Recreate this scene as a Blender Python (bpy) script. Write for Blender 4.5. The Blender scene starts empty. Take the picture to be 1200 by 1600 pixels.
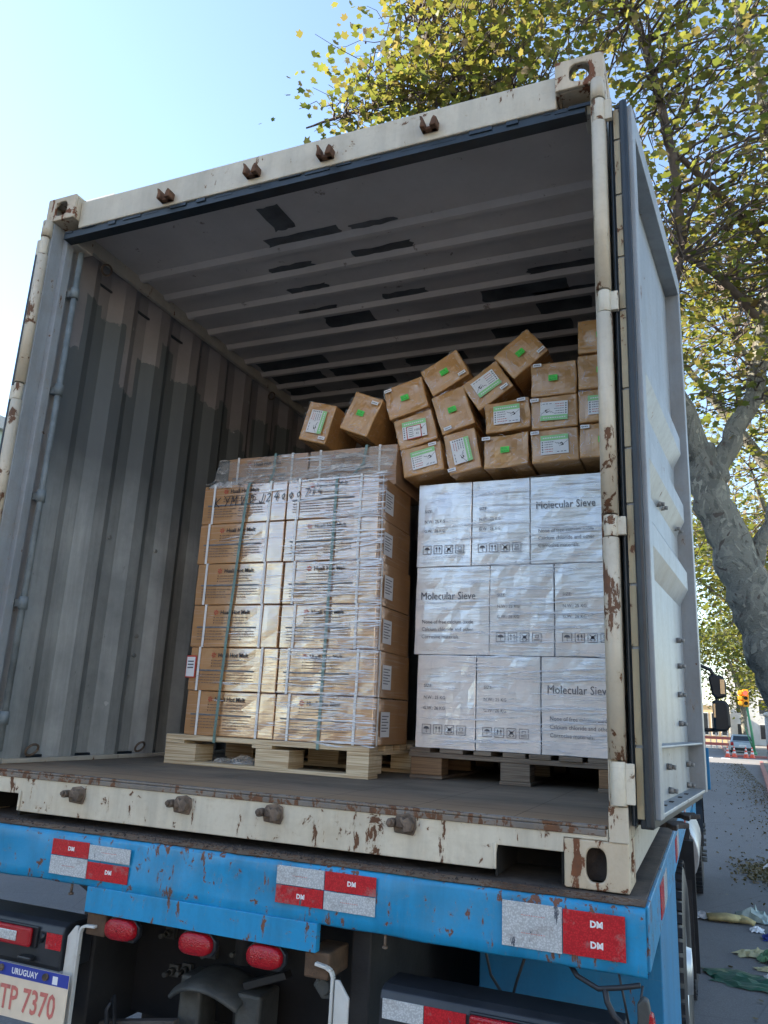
import bpy, math, random
import numpy as np
from mathutils import Vector, Matrix, Euler
R=math.radians; PI=math.pi
sc=bpy.context.scene; COL=sc.collection
# ---------------------------------------------------------------- camera
cd=bpy.data.cameras.new('camera'); cam=bpy.data.objects.new('camera',cd); COL.objects.link(cam)
cam.location=(1.4253,-2.1813,.4056); cam.rotation_euler=(R(104.77),R(-2.67),R(22.2))
cd.sensor_fit='VERTICAL'; cd.sensor_height=24; cd.lens=1202/1600*24; cd.clip_start=.02; cd.clip_end=2000
sc.camera=cam; sc.render.resolution_x=768; sc.render.resolution_y=1024
# ---------------------------------------------------------------- light
SUN_EL=R(32); SUN_AZ=R(-100)      # clockwise from +Y
w=bpy.data.worlds.new('World'); sc.world=w; w.use_nodes=True
wn=w.node_tree.nodes; bg=wn['Background']; sky=wn.new('ShaderNodeTexSky'); sky.sky_type='NISHITA'; sky.sun_disc=False
sky.sun_elevation=SUN_EL; sky.sun_rotation=SUN_AZ; sky.air_density=1.0; sky.dust_density=.25; sky.ozone_density=.25
w.node_tree.links.new(sky.outputs[0],bg.inputs[0]); bg.inputs[1].default_value=.12
ld=bpy.data.lights.new('sun','SUN'); sun=bpy.data.objects.new('sun',ld); COL.objects.link(sun)
ld.energy=5.0; ld.angle=R(.5); ld.color=(1,.90,.76)
sdir=Vector((math.sin(SUN_AZ)*math.cos(SUN_EL),math.cos(SUN_AZ)*math.cos(SUN_EL),math.sin(SUN_EL)))
sun.rotation_euler=sdir.to_track_quat('Z','Y').to_euler()
sc.view_settings.view_transform='Standard'; sc.view_settings.look='None'; sc.view_settings.exposure=1.92; sc.view_settings.gamma=1
# ---------------------------------------------------------------- materials
class Mt:
    def __init__(s,name,base=(.5,.5,.5),rough=.6,metal=0.,spec=None):
        s.m=bpy.data.materials.new(name); s.m.use_nodes=True; s.t=s.m.node_tree; s.N=s.t.nodes; s.L=s.t.links
        s.b=s.N['Principled BSDF']; s.set('Base Color',base); s.set('Roughness',rough); s.set('Metallic',metal)
        if spec is not None: s.set('Specular IOR Level',spec)
    def set(s,k,v):
        if isinstance(v,bpy.types.NodeSocket): s.L.new(v,s.b.inputs[k])
        else:
            if isinstance(v,(tuple,list)) and len(v)==3 and s.b.inputs[k].type=='RGBA': v=(*v,1)
            s.b.inputs[k].default_value=v
    def vec(s,scale=(1,1,1),kind='Object',rot=(0,0,0),loc=(0,0,0)):
        if kind=='Pos': o=s.N.new('ShaderNodeNewGeometry').outputs['Position']
        else: o=s.N.new('ShaderNodeTexCoord').outputs[kind]
        mp=s.N.new('ShaderNodeMapping'); mp.inputs['Scale'].default_value=scale; mp.inputs['Rotation'].default_value=rot; mp.inputs['Location'].default_value=loc
        s.L.new(o,mp.inputs[0]); return mp.outputs[0]
    def noise(s,scale=5,detail=4,rough=.55,vec=None,dist=0.):
        n=s.N.new('ShaderNodeTexNoise'); n.inputs['Scale'].default_value=scale; n.inputs['Detail'].default_value=detail
        n.inputs['Roughness'].default_value=rough; n.inputs['Distortion'].default_value=dist
        s.L.new(vec if vec is not None else s.vec(),n.inputs['Vector']); return n.outputs[0]
    def vor(s,scale=5,vec=None,out='Distance',feature='F1'):
        n=s.N.new('ShaderNodeTexVoronoi'); n.feature=feature; n.inputs['Scale'].default_value=scale
        s.L.new(vec if vec is not None else s.vec(),n.inputs['Vector']); return n.outputs[out]
    def ramp(s,f,stops,interp='LINEAR'):
        n=s.N.new('ShaderNodeValToRGB'); n.color_ramp.interpolation=interp; e=n.color_ramp.elements
        while len(e)<len(stops): e.new(.5)
        for k,(p,c) in enumerate(stops):
            e[k].position=p; e[k].color=(c,c,c,1) if not isinstance(c,(tuple,list)) else (*c,1)
        s.L.new(f,n.inputs[0]); return n.outputs[0]
    def mix(s,f,a,b,mode='MIX'):
        n=s.N.new('ShaderNodeMix'); n.data_type='RGBA'; n.blend_type=mode
        for i,v in ((0,f),(6,a),(7,b)):
            if isinstance(v,bpy.types.NodeSocket): s.L.new(v,n.inputs[i])
            else: n.inputs[i].default_value=(*v,1) if isinstance(v,(tuple,list)) else v
        return n.outputs[2]
    def math(s,op,a,b=0.,clamp=False):
        n=s.N.new('ShaderNodeMath'); n.operation=op; n.use_clamp=clamp
        for i,v in ((0,a),(1,b)):
            if isinstance(v,bpy.types.NodeSocket): s.L.new(v,n.inputs[i])
            else: n.inputs[i].default_value=v
        return n.outputs[0]
    def sep(s,v):
        n=s.N.new('ShaderNodeSeparateXYZ'); s.L.new(v,n.inputs[0]); return n.outputs
    def bump(s,h,strength=.3,dist=.01,to='Normal'):
        n=s.N.new('ShaderNodeBump'); n.inputs['Strength'].default_value=strength; n.inputs['Distance'].default_value=dist
        s.L.new(h,n.inputs['Height']); s.L.new(n.outputs[0],s.b.inputs[to]); return n
def plain(name,base,rough=.6,metal=0.,var=.15,scale=8,bump=0.,spec=None):
    m=Mt(name,base,rough,metal,spec)
    if var:
        n=m.noise(scale,5,.6)
        m.set('Base Color',m.mix(m.ramp(n,[(.3,0.),(.7,1.)]),tuple(c*(1-var) for c in base),tuple(min(1,c*(1+var)) for c in base)))
    if bump: m.bump(m.noise(scale*6,6,.65),bump,.004)
    return m.m
def steel_paint(name,base,rust=.5,grime=.4,rough=.45,chip=(.05,.03,.02),chipscale=16,under=None,streak=.5):
    m=Mt(name,base,rough)
    big=m.noise(2.2,5,.6); st=m.noise(9,6,.65,m.vec((1,1,.13)))
    c=m.mix(m.ramp(big,[(.35,0.),(.68,1.)]),tuple(x*.82 for x in base),base)
    c=m.mix(m.math('MULTIPLY',m.ramp(st,[(.45,0.),(.75,1.)]),grime),c,tuple(x*.42 for x in base))
    c=m.mix(m.math('MULTIPLY',m.ramp(m.noise(4.3,7,.68),[(.47,0.),(.70,1.)]),.5*min(1,grime*1.3)),c,(base[0]*.42+.05,base[1]*.36+.03,base[2]*.27+.015))
    fine=m.noise(70,6,.7)
    c=m.mix(m.math('MULTIPLY',m.ramp(fine,[(.5,0.),(.8,1.)]),.25),c,tuple(x*.5 for x in base))
    sc2=m.noise(1.,4,.6,m.vec((5,5,210),'Object',(0,R(4),0)),.4); c=m.mix(m.math('MULTIPLY',m.ramp(sc2,[(.66,0.),(.70,1.)]),.4),c,tuple(min(1,x*.55+.06) for x in base))
    n1=m.noise(chipscale,8,.68,dist=.3); n3=m.noise(chipscale*1.6,7,.66,m.vec((1,1,.3)))
    reg=m.ramp(m.noise(3.1,3,.5),[(.35,0.),(.75,1.)])
    th=m.math('ADD',m.math('MULTIPLY',m.math('MAXIMUM',n1,n3),1.),m.math('MULTIPLY',reg,.08))
    mask=m.ramp(th,[(.735-.17*rust,0.),(.75-.17*rust,1.)])
    halo=m.ramp(th,[(.67-.17*rust,0.),(.76-.17*rust,1.)])
    rc=m.mix(m.noise(40,5,.7),chip,(chip[0]*4.2,chip[1]*3.0,chip[2]*1.9))
    c=m.mix(m.math('MULTIPLY',halo,.45*streak),c,(.33,.20,.09))
    c=m.mix(mask,c,rc); m.set('Base Color',c)
    m.set('Roughness',m.math('ADD',m.math('MULTIPLY',mask,.4),m.math('ADD',m.math('MULTIPLY',fine,.25),rough-.12)))
    h=m.math('SUBTRACT',m.math('MULTIPLY',m.noise(30,5,.6),.35),m.math('MULTIPLY',mask,.8)); m.bump(h,.5,.003)
    return m.m
M={}
M['cream']=steel_paint('cream_painted_steel',(.68,.62,.49),rust=.44,grime=.6)
M['cream_rusty']=steel_paint('rust_pitted_cream_steel',(.60,.50,.36),rust=.78,grime=.6,chipscale=13,chip=(.06,.03,.018))
M['cream_post']=steel_paint('worn_cream_post_paint',(.62,.54,.41),rust=.64,grime=.5,chipscale=12)
M['door_grey']=steel_paint('pale_grey_door_paint',(.33,.355,.37),rust=.20,grime=.6,chipscale=14)
M['container_side']=steel_paint('cream_container_side',(.5,.47,.4),rust=.3)
M['blue']=steel_paint('chipped_blue_truck_paint',(.012,.29,.56),rust=.52,grime=.7,rough=.38,chip=(.06,.035,.03),chipscale=26,streak=.35)
M['blue_dull']=steel_paint('dusty_blue_panel_paint',(.010,.19,.38),rust=.22,grime=.5,rough=.6,chipscale=20,streak=.2)
M['white_steel']=steel_paint('dirty_white_bracket_paint',(.66,.66,.62),rust=.28,grime=.45,chipscale=18)
M['rust']=plain('rusty_iron',(.13,.065,.035),.85,.2,.5,22,.5)
M['rust_dark']=plain('dark_greasy_iron',(.045,.035,.03),.75,.3,.5,18,.5)
M['lock_steel']=plain('weathered_lock_steel',(.16,.12,.09),.7,.4,.5,30,.6)
M['pocket_shade']=plain('pocket_shade_black',(.012,.011,.010),.85,0,.4,20,.3)  # pocket lining, its shade painted into the near-black colour
M['rubber']=plain('black_rubber',(.018,.02,.024),.55,0,.3,12,.2)
M['gasket']=plain('blue_black_door_gasket',(.010,.017,.024),.42,0,.4,10,.2)
M['black_metal']=plain('satin_black_bumper_steel',(.022,.025,.03),.38,0,.35,7,.12)
M['black_plastic']=plain('black_plastic',(.012,.013,.015),.35,0,.2,6)
M['dark_grey']=plain('sooty_chassis_steel',(.018,.018,.019),.7,0,.5,6,.4)
M['greasy']=plain('grey_greasy_casting',(.06,.062,.058),.6,.1,.45,10,.5)
M['aluminium']=plain('dull_aluminium',(.42,.44,.46),.38,.7,.15,9)
_r=Mt('red_lamp_lens',(.34,.006,.012),.14); _r.bump(_r.vor(260),.6,.002); M['aluminium_dull']=plain('grey_painted_bolt',(.22,.22,.21),.6,.1,.4,40); M['red_lens']=_r.m
M['white_lens']=plain('led_reflector_strip',(.6,.6,.58),.25,.3,.5,180)
M['strap_white']=plain('white_plastic_strapping',(.72,.72,.70),.4,0,.1,30)
M['strap_teal']=plain('green_polyester_strapping',(.13,.22,.20),.4,0,.3,40,.2)
M['ink_black']=plain('black_print',(.03,.028,.03),.6,0,0)
M['ink_brown']=plain('faded_grey_print',(.17,.12,.085),.6,0,.3,60)
M['ink_blue']=plain('blue_grey_print_bar',(.13,.14,.15),.6,0,.3,60)
M['ink_red']=plain('red_print',(.45,.05,.03),.6,0,.1)
M['ink_grey']=plain('grey_print_on_white_carton',(.10,.10,.12),.6,0,.2,50)
M['label_white']=plain('white_paper_label',(.74,.74,.74),.4,0,.06,20)
M['label_green']=plain('pale_green_label_print',(.28,.60,.24),.4,0,.1,20)
M['sticker_green']=plain('bright_green_sticker',(.06,.62,.05),.4,0,.1,20)
M['tile_white']=plain('sand_coloured_plate',(.72,.60,.45),.4,0,.12,8)
M['plate_blue']=plain('plate_blue_band',(.03,.05,.30),.4,0,.1)
M['plate_red']=plain('plate_red_characters',(.55,.16,.13),.5,0,.2,60)
M['white_ink']=plain('white_lettering',(.75,.75,.75),.5,0,.05)
M['glass_mirror']=Mt('mirror_glass',(.6,.65,.7),.05,1.).m
M['wood_block']=plain('weathered_brown_timber_block',(.10,.06,.035),.85,0,.45,14,.7)
# cargo materials
def carton(name,base,coat=.0,streaky=0.,haze=0.,seed=0.,ior=1.6,patch=0.):
    m=Mt(name,base,.72,0.,.25)
    oi=m.N.new('ShaderNodeObjectInfo').outputs['Random']
    n=m.noise(5,5,.6); f=m.noise(60,4,.7,m.vec((1,1,.12)))
    c=m.mix(m.ramp(n,[(.3,0.),(.7,1.)]),tuple(x*.85 for x in base),tuple(min(1,x*1.1) for x in base))
    c=m.mix(m.math('MULTIPLY',f,.18),c,tuple(x*.6 for x in base))
    c=m.mix(m.math('MULTIPLY',oi,.22),c,tuple(x*.72 for x in base))
    if streaky:
        pv=m.vec((1.6,1.6,62),'Pos',(0,R(1.5),0),(seed,0,0)); s1=m.noise(1.,5,.62,pv,1.2)
        pv2=m.vec((3.2,3.2,150),'Pos',(0,R(-2.2),0),(seed+3,0,0)); s2=m.noise(1.,4,.6,pv2,.8)
        s=m.math('ADD',m.math('MULTIPLY',s1,.65),m.math('MULTIPLY',s2,.35))
        if haze: c=m.mix(m.math('MULTIPLY',m.ramp(s,[(.54,0.),(.66,1.)]),haze),c,(.75,.76,.78))
        big=m.noise(2.6,3,.5,m.vec((1,1,1.6),'Pos',(0,0,0),(seed,0,0)),.5)
        h=m.math('ADD',m.math('MULTIPLY',s,.6),m.math('MULTIPLY',big,4.2))
        m.bump(h,.32,.006,'Coat Normal')
    else:
        cr=m.noise(9,6,.6,m.vec((1,1,1),'Object',(0,0,.6)),1.5); h=m.math('ADD',cr,m.math('MULTIPLY',m.noise(45,3,.6,m.vec((1,1,.25))),.25))
        if haze: c=m.mix(m.math('MULTIPLY',m.ramp(m.noise(34,5,.7,m.vec((.35,.35,1.2),'Object',(0,.5,0)),2.0),[(.60,0.),(.66,1.)]),haze),c,(.7,.66,.6))
        m.bump(h,.9,.012,'Coat Normal')
    m.set('Base Color',c)
    if seed==0. and streaky:   # coat weight is low at the left of this load, full to the right
        a_=m.N.new('ShaderNodeMapRange'); a_.inputs[1].default_value=-.56; a_.inputs[2].default_value=-.40; a_.inputs[3].default_value=.10; a_.inputs[4].default_value=1.
        PV=m.vec((1,1,1),'Pos'); m.L.new(m.math('ADD',m.sep(PV)[0],m.math('MULTIPLY',m.noise(6,3,.5,PV),.12)),a_.inputs[0]); m.set('Coat Weight',a_.outputs[0])
    else: m.set('Coat Weight',coat)
    m.set('Coat Roughness',.07 if streaky else .09); m.set('Coat IOR',ior)
    m.bump(m.noise(25,4,.6),.15,.003)
    return m.m
M['carton_brown']=carton('brown_corrugated_carton_under_film',(.46,.25,.11),1.,1.,.18,0.,2.6)
M['carton_top']=carton('brown_carton_thin_film',(.42,.25,.135),.5,1.,.2,2.,1.6)
M['carton_white']=carton('white_carton_under_film',(.78,.775,.79),1.,1.,.14,5.,2.8)
M['carton_tape']=carton('tan_carton_wrapped_in_clear_tape',(.53,.285,.10),1.,0.,.4,0.,1.65)
def plywood(name,base,dark):
    m=Mt(name,base,.7); z=m.vec((3,3,1),'Object')
    l=m.noise(1.,3,.5,m.vec((3,3,190),'Object'),.0); g=m.noise(1.,5,.65,m.vec((4,40,40)))
    m.set('Base Color',m.mix(m.ramp(l,[(.42,0.),(.56,1.)]),dark,m.mix(m.ramp(g,[(.3,0.),(.7,1.)]),tuple(x*.8 for x in base),base))); m.bump(g,.2,.002); return m.m
M['ply_pale']=plywood('pale_laminated_plywood',(.74,.62,.42),(.46,.33,.19))
M['wood_old']=plywood('old_grey_brown_pallet_wood',(.24,.19,.14),(.12,.085,.06))
M['wood_tan']=plywood('tan_pallet_block',(.30,.18,.09),(.18,.10,.05))
def film(name,op=.25,haz=(.8,.82,.85),scale=(2,2,50)):
    m=Mt(name,haz,.18); m.set('Specular IOR Level',1.); m.set('IOR',1.6)
    s=m.noise(1.,6,.65,m.vec(scale,'Pos'),1.4)
    m.set('Alpha',m.ramp(s,[(.40,op*.35),(.56,op),(.68,min(1,op*3.2))])); m.bump(s,.9,.006)
    return m.m
M['film']=film('clear_stretch_film',.16)
M['film_loose']=film('crumpled_stretch_film',.40,(.72,.70,.66),(6,6,14))
def strand():
    m=Mt('stretch_film_crease',(.78,.79,.82),.12); m.set('Specular IOR Level',1.); m.set('IOR',1.7)
    n=m.noise(1.,3,.6,m.vec((9,9,40),'Pos')); m.set('Alpha',m.ramp(n,[(.35,.12),(.65,.8)])); return m.m
M['strand']=strand()
# container inside
def wall_in():
    m=Mt('grey_green_container_inside_paint',(.3,.3,.3),.62)
    P=m.vec((1,1,1)); X,Y,Z=m.sep(P)[0:3]
    st=m.noise(7,6,.65,m.vec((1,2.2,.16))); blot=m.noise(3.5,6,.65); sc_=m.noise(26,7,.72,m.vec((1,1,.5)))
    base=m.mix(m.ramp(blot,[(.3,0.),(.7,1.)]),(.20,.215,.215),(.38,.395,.385))
    base=m.mix(m.ramp(st,[(.45,0.),(.72,.6)]),base,(.12,.13,.125))
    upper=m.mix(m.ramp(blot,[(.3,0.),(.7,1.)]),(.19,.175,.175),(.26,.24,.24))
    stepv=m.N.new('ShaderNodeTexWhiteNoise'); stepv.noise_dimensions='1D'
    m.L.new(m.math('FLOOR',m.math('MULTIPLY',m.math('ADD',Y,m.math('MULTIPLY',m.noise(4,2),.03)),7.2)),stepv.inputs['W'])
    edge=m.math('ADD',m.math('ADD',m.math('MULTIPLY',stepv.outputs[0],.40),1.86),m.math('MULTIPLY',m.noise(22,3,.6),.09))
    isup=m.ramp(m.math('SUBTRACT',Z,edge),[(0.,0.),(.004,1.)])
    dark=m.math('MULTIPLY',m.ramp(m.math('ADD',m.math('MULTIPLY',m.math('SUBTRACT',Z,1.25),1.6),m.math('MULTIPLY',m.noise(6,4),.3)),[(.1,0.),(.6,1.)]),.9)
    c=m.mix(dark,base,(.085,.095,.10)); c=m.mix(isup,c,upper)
    scr=m.ramp(sc_,[(.66,0.),(.69,1.)]); low=m.ramp(Z,[(.15,1.),(1.0,0.)])
    c=m.mix(m.math('MULTIPLY',scr,m.math('ADD',m.math('MULTIPLY',low,.5),.35)),c,(.05,.05,.05))
    c=m.mix(m.ramp(m.noise(9,3,.5,m.vec((1,1,1),'Object',(0,0,0),(4,7,1))),[(.76,0.),(.765,.8)]),c,(.42,.42,.42))
    m.set('Base Color',c); m.bump(m.noise(18,5,.6),.3,.004); return m.m
M['wall_in']=wall_in()
def roof_in():
    m=Mt('warm_grey_container_ceiling_paint',(.4,.35,.32),.6)
    n=m.noise(2.4,5,.6); f=m.noise(40,6,.7); sp=m.noise(13,6,.7)
    c=m.mix(m.ramp(n,[(.3,0.),(.7,1.)]),(.46,.43,.40),(.60,.56,.525)); c=m.mix(m.ramp(sp,[(.64,0.),(.68,.75)]),c,(.14,.10,.08))
    c=m.mix(m.math('MULTIPLY',f,.2),c,(.2,.17,.16)); m.set('Base Color',c); m.bump(f,.2,.003); return m.m
M['roof_in']=roof_in()
M['patch']=plain('dark_repair_paint',(.085,.088,.09),.6,0,.5,7,.2)
def floor_in():
    m=Mt('worn_dark_plywood_floor',(.1,.09,.08),.8,0.,.15)
    g=m.noise(1.,6,.65,m.vec((6,60,6))); b=m.noise(2.,6,.65,m.vec((1,2.2,1))); Y=m.sep(m.vec())[1]
    c=m.mix(m.ramp(b,[(.3,0.),(.72,1.)]),(.12,.10,.08),(.27,.22,.165)); c=m.mix(m.ramp(g,[(.55,0.),(.75,.6)]),c,(.04,.035,.03))
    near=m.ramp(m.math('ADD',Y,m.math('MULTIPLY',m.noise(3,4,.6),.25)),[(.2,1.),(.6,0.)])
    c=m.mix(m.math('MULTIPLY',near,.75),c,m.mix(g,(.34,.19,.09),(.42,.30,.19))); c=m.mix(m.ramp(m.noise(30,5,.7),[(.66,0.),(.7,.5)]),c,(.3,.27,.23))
    X=m.sep(m.vec())[0]; fr=m.math('FRACT',m.math('MULTIPLY',m.math('ADD',X,m.math('MULTIPLY',m.noise(3,2),.004)),3.3)); c=m.mix(m.ramp(fr,[(0.,.75),(.014,0.)]),c,(.02,.018,.016)); c=m.mix(m.ramp(m.math('ABSOLUTE',m.math('SUBTRACT',Y,.22)),[(0.,.8),(.004,0.)]),c,(.02,.02,.02))
    m.set('Base Color',c); m.bump(g,.3,.004); return m.m
M['floor_in']=floor_in()
def deckm():
    m=Mt('grimy_treadplate_deck',(.06,.05,.045),.75,0.)
    P=m.vec((28,28,1),'Object',(0,0,R(45))); ch=m.N.new('ShaderNodeTexBrick'); m.L.new(P,ch.inputs['Vector']); ch.inputs['Scale'].default_value=1
    n=m.noise(9,7,.7); c=m.mix(m.ramp(n,[(.35,0.),(.7,1.)]),(.028,.024,.022),(.13,.10,.08)); c=m.mix(m.ramp(m.noise(24,6,.7),[(.6,0.),(.68,.6)]),c,(.16,.08,.04))
    m.set('Base Color',c); m.bump(m.math('ADD',ch.outputs['Fac'],m.math('MULTIPLY',n,1.5)),.6,.004); return m.m
M['deck']=deckm()
def reflect(name,base):
    m=Mt(name,base,.25); v=m.vor(230,m.vec((1,1,1)),'Distance')
    c=m.mix(m.ramp(v,[(.3,0.),(.6,1.)]),base,tuple(x*.72 for x in base)); d=m.noise(14,6,.7); c=m.mix(m.ramp(d,[(.56,0.),(.68,.6)]),c,(.25,.22,.2)); c=m.mix(m.ramp(m.noise(26,7,.7,m.vec((1,1,.3))),[(.655,0.),(.665,1.)]),c,(.09,.10,.12))
    m.set('Base Color',c); m.bump(m.noise(35,4,.6),.35,.003); return m.m
M['refl_white']=reflect('silver_white_reflective_tape',(.56,.58,.58)); M['refl_red']=reflect('red_reflective_tape',(.55,.018,.025))
def asphalt():
    m=Mt('worn_street_asphalt',(.05,.05,.05),.85)
    n=m.noise(.45,6,.62,m.vec((1,.4,1))); f=m.noise(140,5,.75); mid=m.noise(5,6,.7)
    c=m.mix(m.ramp(n,[(.3,0.),(.7,1.)]),(.125,.12,.116),(.20,.195,.19)); c=m.mix(m.ramp(f,[(.45,0.),(.75,.7)]),c,(.30,.30,.30))
    c=m.mix(m.ramp(mid,[(.6,0.),(.72,.35)]),c,(.07,.07,.07))
    cr=m.vor(.9,m.vec((1,1,1)),'Distance','DISTANCE_TO_EDGE'); c=m.mix(m.ramp(cr,[(0.,.25),(.006,0.)]),c,(.02,.02,.02))
    m.set('Base Color',c); m.bump(m.math('ADD',f,mid),.6,.01); return m.m
M['asphalt']=asphalt()
M['pavement']=plain('grey_paving_with_leaf_dust',(.20,.18,.15),.85,0,.4,3,.4)
M['kerb_red']=steel_paint('faded_red_painted_kerb',(.42,.16,.15),rust=.45,chip=(.1,.09,.09),chipscale=9)
def bark():
    m=Mt('mottled_plane_bark',(.2,.18,.15),.85)
    n=m.noise(4.2,5,.62,m.vec((1,1,.6)),1.6); n2=m.noise(8,3,.5,m.vec((1,1,.6),'Object',(0,0,0),(3,1,2)),1.2); f=m.noise(40,5,.7)
    c=m.mix(m.ramp(n,[(.42,0.),(.47,1.)]),(.14,.135,.11),(.23,.22,.175)); c=m.mix(m.ramp(n,[(.57,0.),(.59,1.)]),c,(.31,.295,.23))
    c=m.mix(m.ramp(n2,[(.60,0.),(.63,1.)]),c,(.38,.36,.28)); c=m.mix(m.ramp(n2,[(.34,1.),(.37,0.)]),c,(.11,.085,.065))
    c=m.mix(m.math('MULTIPLY',f,.35),c,(.06,.055,.045)); m.set('Base Color',c); m.bump(m.math('ADD',m.math('MULTIPLY',n,2.),m.math('ADD',f,m.ramp(n2,[(.58,0.),(.62,.8)]))),.8,.03); return m.m
M['bark']=bark()
M['bark_pale']=plain('pale_plane_limb_bark',(.30,.29,.24),.8,0,.45,6,.4)
M['twig']=plain('grey_brown_twig',(.11,.085,.07),.85,0,.3,10)
def leafm(name,stops,tr=.45):
    m=Mt(name,(.1,.1,.03),.55); g=m.N.new('ShaderNodeNewGeometry'); r=m.ramp(g.outputs['Random Per Island'],stops)
    big=m.noise(.7,3,.5,m.vec((1,1,1),'Pos')); r=m.mix(m.ramp(big,[(.35,0.),(.65,.45)]),r,(.13,.11,.02))
    m.set('Base Color',r); tb=m.N.new('ShaderNodeBsdfTranslucent'); m.L.new(m.mix(.35,r,(.3,.32,.02)),tb.inputs[0])
    mx=m.N.new('ShaderNodeMixShader'); mx.inputs[0].default_value=tr; m.L.new(m.b.outputs[0],mx.inputs[1]); m.L.new(tb.outputs[0],mx.inputs[2])
    m.L.new(mx.outputs[0],m.N['Material Output'].inputs[0]); return m.m
M['leaf']=leafm('autumn_plane_leaf',[(0.,(.10,.15,.045)),(.35,(.16,.19,.05)),(.58,(.22,.21,.06)),(.74,(.27,.22,.07)),(.87,(.26,.17,.09)),(1.,(.18,.11,.07))],.58)
M['leaf_far']=leafm('distant_green_leaf',[(0.,(.035,.07,.018)),(.5,(.08,.12,.02)),(.85,(.2,.2,.03)),(1.,(.3,.24,.04))])
M['litter']=leafm('dry_brown_leaf',[(0.,(.05,.035,.02)),(.5,(.14,.085,.04)),(.85,(.22,.15,.07)),(1.,(.3,.27,.2))],.1)
M['seed']=plain('brown_seed_ball',(.06,.04,.025),.9,0,.2)
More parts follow.
